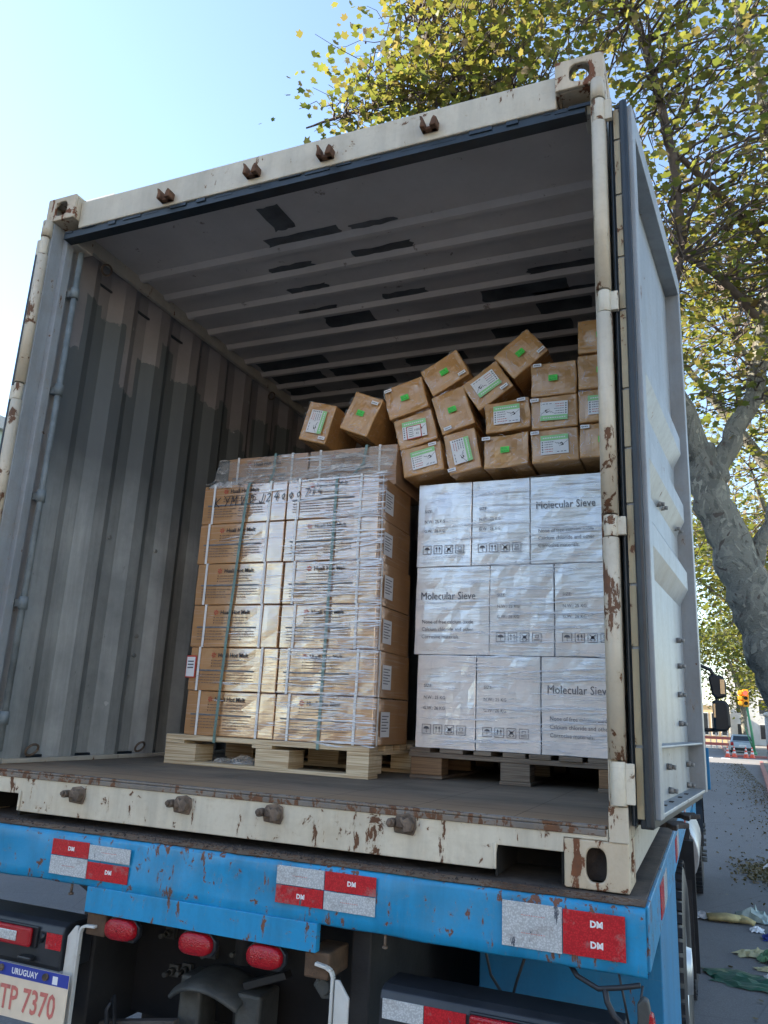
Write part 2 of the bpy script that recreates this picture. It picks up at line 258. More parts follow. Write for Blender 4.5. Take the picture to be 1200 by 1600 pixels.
# ---------------------------------------------------------------- mesh builder
class MB:
    def __init__(s): s.v=[];s.f=[];s.mi=[];s.sm=[]
    def add(s,vs,fs,mi=0,smooth=False):
        o=len(s.v); s.v+= [tuple(p) for p in vs]
        for f in fs: s.f.append([i+o for i in f]); s.mi.append(mi); s.sm.append(smooth)
        return s
    def box(s,x0,x1,y0,y1,z0,z1,mi=0,Mx=None):
        vs=[Vector((x,y,z)) for x in (x0,x1) for y in (y0,y1) for z in (z0,z1)]
        if Mx is not None: vs=[Mx@p for p in vs]
        return s.add(vs,[(0,1,3,2),(4,6,7,5),(0,4,5,1),(2,3,7,6),(0,2,6,4),(1,5,7,3)],mi)
    def prism(s,pts,a0,a1,axis='Y',mi=0,Mx=None,smooth=False):
        def P(p,a):
            q={'Y':(p[0],a,p[1]),'X':(a,p[0],p[1]),'Z':(p[0],p[1],a)}[axis]; q=Vector(q); return Mx@q if Mx is not None else q
        n=len(pts); vs=[P(p,a0) for p in pts]+[P(p,a1) for p in pts]
        fs=[tuple(range(n)),tuple(range(2*n-1,n-1,-1))]
        s.add(vs,fs,mi); o=len(s.v)-2*n
        for i in range(n):
            j=(i+1)%n; s.f.append([o+i,o+i+n,o+j+n,o+j]); s.mi.append(mi); s.sm.append(smooth)
        return s
    def tube(s,pts,r,n=10,mi=0,cap=True,flat=1.):
        pts=[Vector(p) for p in pts]; rs=r if isinstance(r,(list,tuple)) else [r]*len(pts); vs=[];fs=[]; up=None
        for i,p in enumerate(pts):
            d=(pts[min(i+1,len(pts)-1)]-pts[max(i-1,0)]).normalized()
            if up is None: up=Vector((0,0,1)) if abs(d.z)<.9 else Vector((1,0,0))
            a=d.cross(up); a=a.normalized() if a.length>1e-6 else Vector((1,0,0)); b=a.cross(d).normalized(); up=b
            for k in range(n):
                t=2*PI*k/n; vs.append(p+a*math.cos(t)*rs[i]+b*math.sin(t)*rs[i]*flat)
        for i in range(len(pts)-1):
            for k in range(n): fs.append((i*n+k,i*n+(k+1)%n,(i+1)*n+(k+1)%n,(i+1)*n+k))
        s.add(vs,fs,mi,True)
        if cap:
            o=len(s.v)-len(vs); s.f.append([o+k for k in range(n)][::-1]); s.mi.append(mi); s.sm.append(False)
            e=len(s.v)-n; s.f.append([e+k for k in range(n)]); s.mi.append(mi); s.sm.append(False)
        return s
    def lathe(s,prof,c=(0,0,0),axis='Z',n=32,mi=0,smooth=True):
        vs=[];fs=[];c=Vector(c)
        for k in range(n):
            t=2*PI*k/n
            for r,h in prof:
                q={'Z':(r*math.cos(t),r*math.sin(t),h),'X':(h,r*math.cos(t),r*math.sin(t)),'Y':(r*math.cos(t),h,r*math.sin(t))}[axis]; vs.append(c+Vector(q))
        m=len(prof)
        for k in range(n):
            for i in range(m-1): fs.append((k*m+i,((k+1)%n)*m+i,((k+1)%n)*m+i+1,k*m+i+1))
        return s.add(vs,fs,mi,smooth)
    def plate_hole(s,o,a,b,wa,wb,ha,hb,n,th,mi=0,ca=None,cb=None,N=40,ex=3.):
        o=Vector(o);a=Vector(a);b=Vector(b);n=Vector(n); ca=wa/2 if ca is None else ca; cb=wb/2 if cb is None else cb
        vs=[]
        for k in range(N):
            t=2*PI*(k+.5)/N; c_,s_=math.cos(t),math.sin(t)
            dx=(wa-ca if c_>0 else ca)/max(abs(c_),1e-6); dy=(wb-cb if s_>0 else cb)/max(abs(s_),1e-6); q=min(dx,dy)
            oa,ob=ca+c_*q,cb+s_*q
            ia=ca+ha*math.copysign(abs(c_)**(2/ex),c_); ib=cb+hb*math.copysign(abs(s_)**(2/ex),s_)
            vs+= [o+a*oa+b*ob,o+a*ia+b*ib,o+a*ia+b*ib+n*th,o+a*oa+b*ob+n*th]
        # snap outer corners
        for cx,cy in ((0,0),(wa,0),(wa,wb),(0,wb)):
            tgt=o+a*cx+b*cy; k=min(range(N),key=lambda k:(vs[4*k]-tgt).length); vs[4*k]=tgt; vs[4*k+3]=tgt+n*th
        fs=[]
        for k in range(N):
            j=(k+1)%N
            for e in range(4): fs.append((4*k+e,4*j+e,4*j+(e+1)%4,4*k+(e+1)%4))
        return s.add(vs,fs,mi)
    def text(s,txt,size,x,z,y=0.,mi=0,Mx=None,sx=1.,align='LEFT',bold=0.,shear=0.,rot=0.):
        cu=bpy.data.curves.new('t','FONT'); cu.body=txt; cu.size=size; cu.align_x=align; cu.shear=shear; cu.offset=bold; cu.resolution_u=2
        ob=bpy.data.objects.new('t',cu); COL.objects.link(ob); dg=bpy.context.evaluated_depsgraph_get(); dg.update()
        me=ob.evaluated_get(dg).to_mesh(); ca,sa=math.cos(rot),math.sin(rot)
        vs=[]
        for v in me.vertices:
            px,pz=v.co.x*sx,v.co.y; q=Vector((x+px*ca-pz*sa,y,z+px*sa+pz*ca)); vs.append(Mx@q if Mx is not None else q)
        fs=[tuple(p.vertices) for p in me.polygons]; ob.evaluated_get(dg).to_mesh_clear(); bpy.data.objects.remove(ob); bpy.data.curves.remove(cu)
        return s.add(vs,fs,mi)
    def rect(s,x0,x1,z0,z1,y=0.,mi=0,Mx=None):
        vs=[Vector(p) for p in ((x0,y,z0),(x1,y,z0),(x1,y,z1),(x0,y,z1))]
        if Mx is not None: vs=[Mx@p for p in vs]
        return s.add(vs,[(0,1,2,3)],mi)
    def stroke(s,pts,w,y=0.,mi=0,Mx=None):
        for (x0,z0),(x1,z1) in zip(pts,pts[1:]):
            d=Vector((x1-x0,z1-z0)); L=d.length
            if L<1e-6: continue
            d/=L; n=Vector((-d.y,d.x))*w/2; e=d*w*.3; q=[(x0-e.x-n.x,z0-e.y-n.y),(x1+e.x-n.x,z1+e.y-n.y),(x1+e.x+n.x,z1+e.y+n.y),(x0-e.x+n.x,z0-e.y+n.y)]
            vs=[Vector((a,y,b)) for a,b in q]
            if Mx is not None: vs=[Mx@p for p in vs]
            s.add(vs,[(0,1,2,3)],mi)
        return s
    def build(s,name,mats,parent=None,bevel=0.,loc=None,fixn=True,seg=2):
        me=bpy.data.meshes.new(name); me.from_pydata(s.v,[],s.f)
        mats=mats if isinstance(mats,(list,tuple)) else [mats]
        for m in mats: me.materials.append(M[m] if isinstance(m,str) else m)
        me.polygons.foreach_set('material_index',s.mi); me.polygons.foreach_set('use_smooth',s.sm)
        if fixn:
            import bmesh
            bm=bmesh.new(); bm.from_mesh(me); bmesh.ops.recalc_face_normals(bm,faces=bm.faces); bm.to_mesh(me); bm.free()
        me.update(); o=bpy.data.objects.new(name,me); COL.objects.link(o); o.parent=parent
        if loc: o.location=loc
        if bevel:
            b=o.modifiers.new('bevel','BEVEL'); b.width=bevel; b.segments=seg; b.limit_method='ANGLE'; b.angle_limit=R(40)
        return o
def tag(o,label,cat,group=None,kind=None):
    if kind: o['kind']=kind
    if label: o['label']=label
    if cat: o['category']=cat
    if group: o['group']=group
    return o
def thing(name,label,cat,loc=(0,0,0),group=None,rot=(0,0,0)):
    o=bpy.data.objects.new(name,None); COL.objects.link(o); o.location=loc; o.rotation_euler=rot; o.empty_display_size=.1; return tag(o,label,cat,group)
def copytree(o,parent=None):
    c=o.copy(); COL.objects.link(c); c.parent=parent
    for ch in list(o.children): copytree(ch,c)
    return c
G=-1.25
# ================================================================ SETTING
b=MB(); N=60
b.add([(-600,-600,G),(600,-600,G),(600,900,G),(-600,900,G)],[(0,1,2,3)])
tag(b.build('ground','pavement',fixn=False),None,None,kind='structure')
b=MB(); b.add([(-9,-60,G+.004),(3.15,-60,G+.004),(2.78,22,G+.004),(3.1,29,G+.004),(3.55,40,G+.004),(3.9,48,G+.004),(20,50,G+.004),(20,56.5,G+.004),(2.3,57.3,G+.004),(2.4,120,G+.004),(-9,120,G+.004)],[tuple(range(11))])
tag(b.build('road','asphalt',fixn=False),None,None,kind='structure')
b=MB()
kp=[(3.15,-60),(2.78,22),(3.1,29),(3.55,40),(3.9,47.5)]
for (x0,y0),(x1,y1) in zip(kp,kp[1:]):
    n=max(1,int((y1-y0)/2.5))
    for i in range(n):
        a,c=i/n,(i+1)/n; xa,ya,xb,yb=x0+(x1-x0)*a,y0+(y1-y0)*a,x0+(x1-x0)*c,y0+(y1-y0)*c-.02
        b.add([(xa,ya,G),(xb,yb,G),(xb+.16,yb,G),(xa+.16,ya,G),(xa,ya,G+.13),(xb,yb,G+.13),(xb+.16,yb,G+.13),(xa+.16,ya,G+.13)],[(0,1,5,4),(4,5,6,7),(3,2,6,7),(0,3,7,4),(1,2,6,5)])
tag(b.build('kerb','kerb_red'),None,None,kind='structure')
b=MB(); b.add([(3.30,-60,G+.12),(80,-60,G+.12),(80,47.3,G+.12),(4.05,47.3,G+.12),(3.7,40,G+.12),(3.25,29,G+.12),(2.94,22,G+.12)],[tuple(range(7))])
tag(b.build('sidewalk','pavement',fixn=False),None,None,kind='structure')
b=MB(); b.box(2.45,18,57.3,57.5,G,G+.16); b.box(2.45,2.6,57.5,90,G,G+.16)
tag(b.build('kerb','kerb_red',bevel=.02),None,None,kind='structure')
b=MB(); b.box(2.6,18,57.5,90,G,G+.15)
tag(b.build('traffic_island','pavement'),None,None,kind='structure')
b=MB()
for i in range(9): b.box(-6+i*1.0,-5.5+i*1.0,52.3,54.6,G+.006,G+.009)
tag(b.build('sunlit_road_strips',plain('sunlit_asphalt_tone',(.5,.5,.48),.8,0,.3,4)),None,None,kind='structure')  # pale strips standing in for the sunlit patch on the far road
# ================================================================ BUILDINGS
def facade(name,label,x0,x1,y0,y1,z1,wallc,face,nx,nf,trim=(.5,.48,.44),group=None,win=(.03,.035,.04)):
    t=thing(name,label,'building',((x0+x1)/2,(y0+y1)/2,G),group); t_loc=Vector(t.location)
    mw=plain(name+'_wall',wallc,.85,0,.12,1.2); mt=plain(name+'_trim',trim,.8,0,.1,2); mg=plain(name+'_glass',win,.12,0,.2,2)
    b=MB(); b.box(x0-t_loc.x,x1-t_loc.x,y0-t_loc.y,y1-t_loc.y,0,z1-G); b.build('wall',mw,t)
    b=MB(); b.box(x0-t_loc.x-.15,x1-t_loc.x+.15,y0-t_loc.y-.15,y1-t_loc.y+.15,z1-G,z1-G+.3); b.build('cornice',mt,t)
    L=(y1-y0) if face in('+x','-x') else (x1-x0); fh=(z1-G)/nf
    for f in range(nf):
        for i in range(nx):
            c=-L/2+L*(i+.5)/nx; zc=fh*f+fh*.52; hw=min(.6,L/nx*.28); hh=fh*.28
            b=MB(); g=MB()
            for bb,e,d in ((b,.1,.05),(g,0,.07)):
                if face in('+x','-x'):
                    xx=(x1-x0)/2 if face=='+x' else -(x1-x0)/2; s_=1 if face=='+x' else -1
                    bb.box(min(xx,xx+s_*d),max(xx,xx+s_*d),c-hw-e,c+hw+e,zc-hh-e,zc+hh+e)
                else:
                    yy=(y1-y0)/2 if face=='+y' else -(y1-y0)/2; s_=1 if face=='+y' else -1
                    bb.box(c-hw-e,c+hw+e,min(yy,yy+s_*d),max(yy,yy+s_*d),zc-hh-e,zc+hh+e)
            o=b.build('window',mt,t); g.build('pane',mg,o)
    return t
facade('unseen_block','unseen tall cream block added left of the truck as a shade caster',-22,-14,-12,8.2,15.0,(.50,.48,.44),'+x',4,5)  # out of view, added to keep direct sun off the container rear
facade('low_house','low pale green house just showing past the left edge of the container',-20,-14,8.5,12.4,6.6,(.42,.50,.42),'+x',2,2)
facade('unseen_block','unseen tall grey block added beyond the low green house to shade the street',-15.4,-14,12.7,42.0,14.5,(.38,.37,.36),'+x',7,5)  # hidden behind the container, added to shade the street ahead
facade('unseen_block','unseen tall beige block added behind the low green house to close a sun gap',-25,-20.4,4,12.2,16,(.46,.42,.36),'+x',4,5)  # added out of view; stops sun coming in over the low house
facade('unseen_block','unseen brick block added past the gap that lets sun onto the street',-24,-14,51,80,13,(.34,.18,.12),'+x',7,4)  # not visible from the camera, added as a light blocker
facade('unseen_house_row','unseen orange and cream house fronts added behind the camera for reflections',-22,26,-52,-44,7.5,(.70,.46,.24),'+y',12,2)  # made-up backdrop behind the camera, added for reflections in the film
facade('unseen_block','unseen sunlit ochre block added on the right behind the camera to bounce light',14,22,-54,-15,11,(.62,.56,.50),'-x',9,4)  # out-of-view facade put in as fill, returning sunlight into the container
# distant street end
facade('distant_building','pale pink building with dark windows far down the street',-22,-2.2,118,126,6.5,(.62,.42,.36),'-y',9,2,(.7,.66,.6))
facade('distant_building','ochre building far down the street behind the parked car',-2,3.8,112,120,3.6,(.70,.48,.26),'-y',5,1,(.7,.66,.6))
facade('distant_building','light grey building behind the traffic light at the street end',4.2,30,120,128,9.0,(.62,.60,.55),'-y',9,3,(.7,.66,.6))
# ================================================================ CONTAINER
C=thing('shipping_container','open twenty foot shipping container, rusty cream steel, loaded on a blue flatbed truck','shipping container')
H=2.591
def casting(sx,top,rear=True):
    b=MB(); W,D,Hh=.162,.178,.118; x0=1.219-W if sx>0 else -1.219; z0=H-Hh if top else 0.0; y0=0. if rear else 6.058-D; t=.014
    zn=1 if top else -1
    yf=y0 if rear else y0+D; ys=1 if rear else -1
    b.plate_hole((x0,yf,z0),(1,0,0),(0,0,1),W,Hh,.026 if not top else .034,.041 if not top else .036,(0,ys,0),t)
    xo=1.219 if sx>0 else -1.219
    b.plate_hole((xo,y0+(t if rear else 0),z0),(0,1,0),(0,0,1),D-t,Hh,.039,.026,(-sx,0,0),t)
    zo=z0+Hh if top else z0
    xa=x0+(0 if sx>0 else t); b.plate_hole((xa,y0+(t if rear else 0),zo),(1,0,0),(0,1,0),W-t,D-t,.031,.055,(0,0,-zn),t,ex=2.6)
    xi=x0 if sx>0 else x0+W-t; b.box(xi,xi+t,y0+(t if rear else 0),y0+D-(0 if rear else t),z0+(0 if top else t),z0+Hh-(t if top else 0))
    zz=z0 if top else z0+Hh-t; b.box(x0+t,x0+W-t,y0+t,y0+D-t,zz,zz+t)
    yb=y0+D-t if rear else y0; b.box(x0+t,x0+W-t,yb,yb+t,z0+t,z0+Hh-t)
    o=b.build('corner_casting','cream_rusty',C,bevel=.004)
    if not top:
        b=MB(); b.box(x0+.02,x0+W-.02,y0+.05,y0+D-.02,z0+.016,z0+Hh-.016); b.build('casting_hole_shade','rust_dark',C)  # dark filler paints the shade inside the casting hole
    return o
for sx in(1,-1):
    for top in(0,1): casting(sx,top,True)
# header
b=MB(); b.prism([(.035,2.436),(.035,2.565),(.05,2.578),(.11,2.578),(.11,2.436)],-1.056,1.056,'X'); b.build('header_beam',steel_paint('cream_header_paint',(.60,.54,.42),rust=.24,grime=.5),C,bevel=.004)
b=MB(); b.box(-1.14,1.15,.044,.088,2.402,2.4345); b.box(-1.14,1.15,.088,.093,2.402,2.512)
rnd=random.Random(3)
x=-1.13
while x<1.1:
    l=rnd.uniform(.015,.11); b.box(x,x+l,.038+rnd.uniform(0,.005),.0437,2.4345-rnd.uniform(.003,.017),2.4345); x+=l+rnd.uniform(0,.09)
b.build('header_gasket','gasket',C,bevel=.003)
# cast underside shadow plate near right
# posts
def post(sx):
    b=MB(); X=lambda v: v*sx
    def bx(x0,x1,*a): b.box(min(X(x0),X(x1)),max(X(x0),X(x1)),*a)
    bx(1.176,1.196,.012,.024,.119,H-.119)
    bx(1.172,1.176,.012,.075,.119,H-.119)
    xi=1.150 if sx<0 else 1.169
    bx(xi,1.1755,.075,.085,.119,H-.119)
    bx(xi-.004,xi,.075,.115,.119,H-.119)
    bx(xi,1.176,.108,.115,.119,H-.119)
    bx(1.170,1.178,.115,.19,.119,H-.119)
    bx(1.207,1.219,.012,.20,.119,H-.119)
    b.build('corner_post','cream_post' if sx>0 else 'door_grey',C,bevel=.003)
    # rounded hinge pipe in segments between knuckles
    hz=[(2.305,2.392),(1.614,1.689),(.916,.981),(.206,.319)]
    edges=[.119]+[v for p in reversed(hz) for v in p]+[H-.119]
    b=MB()
    for z0,z1 in zip(edges[::2],edges[1::2]):
        if z0==.119: b.box(min(X(1.172),X(1.221)),max(X(1.172),X(1.221)),-.004,.011,z0,z1-.002)
        else: b.tube([(X(1.197),.0,z0+.002),(X(1.197),.0,z1-.002)],.0225,18)
    b.build('post_pipe','cream_post',C)
    for z0,z1 in hz:
        b=MB(); b.tube([(X(1.199),-.001,z0+.002),(X(1.199),-.001,z1-.002)],.019,16); 
        b.box(min(X(1.216),X(1.240)),max(X(1.216),X(1.240)),-.006,.012,z0+.006,z1-.006)
        b.build('hinge','cream',C,bevel=.002)
post(1); post(-1)
# lashing bars beside the posts
b=MB(); b.tube([(-1.118,.135,.20),(-1.118,.135,2.38)],.013,12)
for z in(.30,.75,1.20,1.68,2.15): b.tube([(-1.118,.135,z),(-1.118,.135,z+.05)],.019,12); b.box(-1.16,-1.118,.125,.145,z+.01,z+.04)
b.build('lashing_bar',plain('teal_grey_painted_bar',(.16,.185,.19),.55,0,.35,12,.3),C)
# sill
b=MB(); zt=.146; ob=[]
ca=(.879,1.052)
pts=[(-1.056,.119),(-1.052,.119),(-1.052,.077),(-.848,.077),(-.840,.02),(.868,.02),(.879,.082),(1.051,.082),(1.056,.082),(1.056,.119),(1.17,.119),(1.17,zt),(-1.17,zt),(-1.17,.119)]
b.prism(pts,.004,.016,'Y')
b.box(-1.17,1.17,.016,.15,zt-.012,zt)         # sill top plate
for s_,(xa,xb) in ((1,ca),(-1,(-1.052,-.842))):
    b.box(xa-.006,xb+.004,.016,.30,.083,.092); 
    b.box(xa-.010,xa-.001,-.002,.0035,.022,.088) if s_>0 else b.box(xb+.002,xb+.012,-.002,.0035,.022,.088)
b.build('sill_beam','cream',C,bevel=.003)
for xa,xb in (ca,(-1.052,-.842)):
    b=MB(); b.box(xa-.007,xa-.001,.0165,.25,.004,.082); b.box(xb-.004,xb+.002,.0165,.25,.004,.082); b.box(xa,xb-.005,.24,.25,.004,.082); b.build('fork_pocket','pocket_shade',C)  # black inner faces stand in for shade in the pocket
b=MB(); b.box(-1.165,1.165,.001,.030,zt+.001,zt+.009); b.box(-1.165,1.165,-.0015,.0035,zt-.016,zt+.0005)
b.build('sill_edge_strip',steel_paint('worn_bare_sill_edge',(.20,.175,.15),rust=.85,grime=.7,chipscale=20),C,bevel=.003)
# keepers
def keeper(x,z,up):
    b=MB(); r=random.Random(int(x*1000)+up)
    if up:
        b.box(x-.030,x+.030,.012,.0345,z-.022,z-.008)
        b.prism([(x-.030,z-.022),(x-.012,z-.022),(x-.014,z+.004),(x-.020,z+.024),(x-.032,z+.030),(x-.026,z+.006)],-.008,.0345,'Y')
        b.prism([(x+.006,z-.022),(x+.032,z-.022),(x+.034,z+.010),(x+.022,z+.020),(x+.014,z+.006)],-.006,.0345,'Y')
        b.build('cam_keeper','rust',C,bevel=.004)
    else:
        b.prism([(x-.022,z-.026),(x+.036,z-.030),(x+.044,z-.008),(x+.040,z+.020),(x+.020,z+.028),(x-.016,z+.022),(x-.028,z)],-.004,.0035,'Y')
        b.tube([(x-.026,-.030,z+.001),(x-.026,-.002,z+.001)],.0135,6); b.tube([(x-.027,-.038,z+.003),(x-.027,-.029,z+.003)],.008,8)
        b.box(x-.014,x+.010,-.018,-.003,z-.010,z+.014); b.tube([(x+.002,-.022,z+.018),(x+.024,-.020,z-.016)],.007,6)
        b.prism([(x+.012,z-.020),(x+.034,z-.018),(x+.040,z+.004),(x+.026,z+.020),(x+.010,z+.012)],-.026,-.003,'Y')
        b.build('cam_keeper','lock_steel',C,bevel=.003)
for x,z in((-.567,2.470),(-.148,2.483),(.180,2.480),(.601,2.487)): keeper(x,z,1)
for x,z in((-.586,.095),(-.153,.100),(.179,.102),(.605,.112)): keeper(x,z,0)
# corrugated sheets
def corr(y0,y1,start,pitch,flat,slope,inner):
    pts=[(y0,0.)]; y=start
    while y+flat*1.+2*slope+inner<y1:
        pts+= [(y,0.),(y+slope,1.),(y+slope+inner,1.),(y+2*slope+inner,0.)]; y+=pitch
    pts.append((y1,0.)); return pts
def sheet(pts,f,z0,z1,name,mat,nz=1):
    b=MB(); vs=[];fs=[]
    for (y,d) in pts: vs+=[f(y,d,z0),f(y,d,z1)]
    for i in range(len(pts)-1): fs.append((2*i,2*i+1,2*i+3,2*i+2))
    b.add(vs,fs); o=b.build(name,mat,C,fixn=False); s=o.modifiers.new('thickness','SOLIDIFY'); s.thickness=.002; s.offset=0; return o
wp=corr(.19,6.0,.297,.278,.07,.068,.070)
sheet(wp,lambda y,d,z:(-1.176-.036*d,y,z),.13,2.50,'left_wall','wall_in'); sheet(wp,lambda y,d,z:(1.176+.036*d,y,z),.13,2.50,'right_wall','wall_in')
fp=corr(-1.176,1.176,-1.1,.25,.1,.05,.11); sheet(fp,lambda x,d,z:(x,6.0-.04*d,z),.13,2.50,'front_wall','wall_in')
b=MB()
for s_ in(1,-1):
    x0,x1=sorted((s_*1.15,s_*1.174)); b.box(x0,x1,.19,6.0,2.455,2.52)
    x0,x1=sorted((s_*1.165,s_*1.219)); b.box(x0,x1,.178,6.0,2.52,2.59); b.box(x0,x1,.178,5.9,.02,.128)
    x0,x1=sorted((s_*1.150,s_*1.1745)); b.box(x0,x1,.19,6.0,.150,.168)
b.box(-1.176,-1.105,.0935,.189,2.40,2.52); b.box(1.14,1.176,.0935,.189,2.43,2.52)
b.build('side_rail','container_side',C,bevel=.003)
# roof
rp=[(.092,0.),(.30,0.)]; y=.575
rp=[(.0935,0.)]
while y<5.9: rp+=[(y-.035,0.),(y-.012,1.),(y+.012,1.),(y+.035,0.)]; y+=.2
rp.append((6.0,0.))
b=MB(); vs=[];fs=[]
for (yy,d) in rp: vs+=[(-1.15,yy,2.517-.020*d),(1.15,yy,2.517-.020*d)]
for i in range(len(rp)-1): fs.append((2*i,2*i+2,2*i+3,2*i+1))
b.add(vs,fs,0); b.box(-1.165,1.165,.11,6.0,2.545,2.56)
rnd=random.Random(11)
def patchq(x0,x1,y0,y1,sk=0.,z=2.5155):
    pts=[]; n=6
    for i in range(n+1): pts.append((x0+(x1-x0)*i/n,y0+rnd.uniform(-.006,.006)))
    for i in range(3): pts.append((x1+rnd.uniform(-.012,.012)+sk*(i+.5)/3,y0+(y1-y0)*(i+.5)/3))
    for i in range(n+1): pts.append((x1+sk-(x1-x0)*i/n,y1+rnd.uniform(-.006,.006)))
    for i in range(3): pts.append((x0+rnd.uniform(-.012,.012),y1-(y1-y0)*(i+.5)/3))
    b.add([(p[0],p[1],z) for p in pts],[tuple(range(len(pts)))],1)
for q in((-.289,-.18,.27,.44),(-.38,.0,.485,.537),(.05,.27,.505,.538),(-.02,.28,.69,.742),(-.48,-.24,.695,.742),(-.48,-.26,.895,.942),(-.024,.21,1.09,1.142),(.73,1.04,1.09,1.142),(.71,1.02,1.31,1.342),(.71,.98,1.41,1.542),(-.54,-.30,1.11,1.142)): patchq(*q)
k=0
yy=1.215
while yy<5.8:
    x=-1.12
    while x<1.05:
        l=rnd.uniform(.18,.5)
        if rnd.random()<min(.75,.25+(yy-1.2)*.4): patchq(x,min(1.14,x+l),yy-.002,yy+.118)
        x+=l+rnd.uniform(.05,.35)
    yy+=.2
b.build('roof',['roof_in','patch'],C,fixn=False)
b=MB(); b.box(-1.17,1.17,.031,6.0,.128,.150); b.build('floor','floor_in',C)
# lashing rings
for (y,z) in((.33,.20),(1.0,.20),(.33,2.42),(1.9,2.42)):
    b=MB(); pts=[(-1.150+.012*math.sin(t),y+.030*math.cos(t),z+.022*math.sin(t)) for t in [2*PI*i/14 for i in range(15)]]
    b.tube(pts,.005,6); b.build('lashing_ring','lock_steel',C)
# wall scuffed paper bits
# ---- doors
def door(sx,ang):
    d=bpy.data.objects.new('door',None); COL.objects.link(d); d.parent=C
    d['label']='rear door swung right back along the side of the container' 
    X0=1.30 if sx>0 else 1.262
    # local frame: s along (sin a,cos a), t outward normal
    a=R(ang); S=Vector((math.sin(a)*sx,math.cos(a),0)); T=Vector((math.cos(a)*sx,-math.sin(a),0)); O=Vector((X0*sx,.02,0))
    Mx=Matrix(((S.x,T.x,0,O.x),(S.y,T.y,0,O.y),(0,0,1,0),(0,0,0,1)))
    L=1.165; zb,zt_=.178,2.365; Dp=.058 if sx>0 else .040
    b=MB(); 
    b.box(0,.055,-Dp,0,zb,zt_,Mx=Mx); b.box(L-.05,L,-Dp,0,zb,zt_,Mx=Mx)
    b.box(.055,L-.05,-Dp,0,zt_-.085,zt_,Mx=Mx)
    b.box(.055,L-.05,-Dp,-.004,zb,zb+.012,Mx=Mx)
    b.box(.055,L-.05,-Dp+.004,-.004,.352,.360,Mx=Mx)
    b.build('door_frame','door_grey',d,bevel=.003)
    # panel with ridges
    prof=[(zb,0.)]
    for zc in(.975,1.255,1.545): prof+=[(zc-.10,0.),(zc-.035,1.),(zc+.035,1.),(zc+.10,0.)]
    prof.append((zt_-.08,0.))
    b=MB(); vs=[];fs=[]
    for z,k in prof:
        t=(-.056 if sx>0 else -.034)+(.034 if sx>0 else .02)*k; ins=0.
        vs+=[Mx@Vector((.054,t,z)),Mx@Vector((.095+.0*k,t,z)),Mx@Vector((L-.10,t,z)),Mx@Vector((L-.049,-.056 if k else t,z))]
    for i in range(len(prof)-1):
        for j in range(3): fs.append((4*i+j,4*i+j+1,4*i+4+j+1,4*i+4+j))
    b.add(vs,fs); sx>0 and b.box(.02,L-.02,-.062,-.0585,zb+.01,zt_-.01,Mx=Mx)
    b.build('door_panel','door_grey',d,fixn=False)
    b=MB()
    for (s_,z) in((.56,1.165),(.64,1.172),(.98,1.175),(1.06,1.182),(.92,.728),(.92,.633),(.89,.528),(.88,.425),(.53,.288),(1.03,.280),(.55,.215),(1.02,.207)):
        b=MB(); b.tube([Mx@Vector((s_,-.056,z)),Mx@Vector((s_,-.040,z))],.010,8); b.tube([Mx@Vector((s_,-.0405,z)),Mx@Vector((s_,-.028,z-.002))],.007,8); b.build('bolt','aluminium_dull',d)
    b=MB()
    for s_ in(.16,.28,.42,.62,.78): b.box(s_,s_+.03,-.04,-.028,zb+.0125,zb+.0145,Mx=Mx)
    b.build('drain_slots','rust_dark',d)
    # gasket on the near edge
    b=MB(); b.prism([(-.018,-.036),(-.022,-.024),(-.018,-.014),(0.0,-.014),(0,-.036)],zb-.018,zt_+.012,'Z',Mx=Mx)
    if sx>0: b.prism([(-.012,-.062),(-.016,-.066),(-.010,-.072),(0.0,-.070),(0,-.062)],zb-.018,zt_+.010,'Z',Mx=Mx)
    if sx>0: b.box(.0,.02,-.075,-.0585,zb-.01,zt_,Mx=Mx)
    b.box(.0,L,-.052,-.020,zb-.024,zb-.001,Mx=Mx); b.box(.0,L,-.052,-.020,zt_+.001,zt_+.014,Mx=Mx)
    b.build('door_gasket','gasket',d,bevel=.002)
    b=MB(); z=zb
    rr=random.Random(8)
    while z<zt_-.05:
        l=rr.uniform(.16,.26); b.box(-.006,-.0004,-.058,-.040,z,min(zt_,z+l)-.008,Mx=Mx); z+=l
    b.build('gasket_retainer',steel_paint('yellowed_retainer_strip',(.42,.34,.20),rust=.5,chipscale=25),d)
    if sx<0: return d
    # locking rods on outer side, with cams below
    for s_ in(.24,.52):
        b=MB(); b.tube([Mx@Vector((s_,-.088,zb-.03)),Mx@Vector((s_,-.088,zt_+.02))],.0145,12); 
        for zz in(.3,.9,1.5,2.1): b.box(s_-.04,s_+.04,-.105,-.063,zz,zz+.06,Mx=Mx)
        b.build('locking_rod','cream_post',d)
        b=MB(); zc=zb-.035
        hook=[(s_-.02,-.10),(s_-.02,-.02),(s_-.07,.000),(s_-.075,.014),(s_-.02,.012),(s_+.01,.035),(s_+.022,.034),(s_+.02,-.002),(s_+.05,.018),(s_+.064,.014),(s_+.03,-.03),(s_+.02,-.10)]
        b.prism(hook,zc-.004,zc+.010,'Z',Mx=Mx); b.build('lock_cam','rust_dark',d,bevel=.003)
    return d
door(1,5.2); door(-1,-0.5)
for o in C.children:
    if o.name.startswith('door') and o.type=='EMPTY' and '.' in o.name: o['label']='left rear door folded back, only its edge showing'
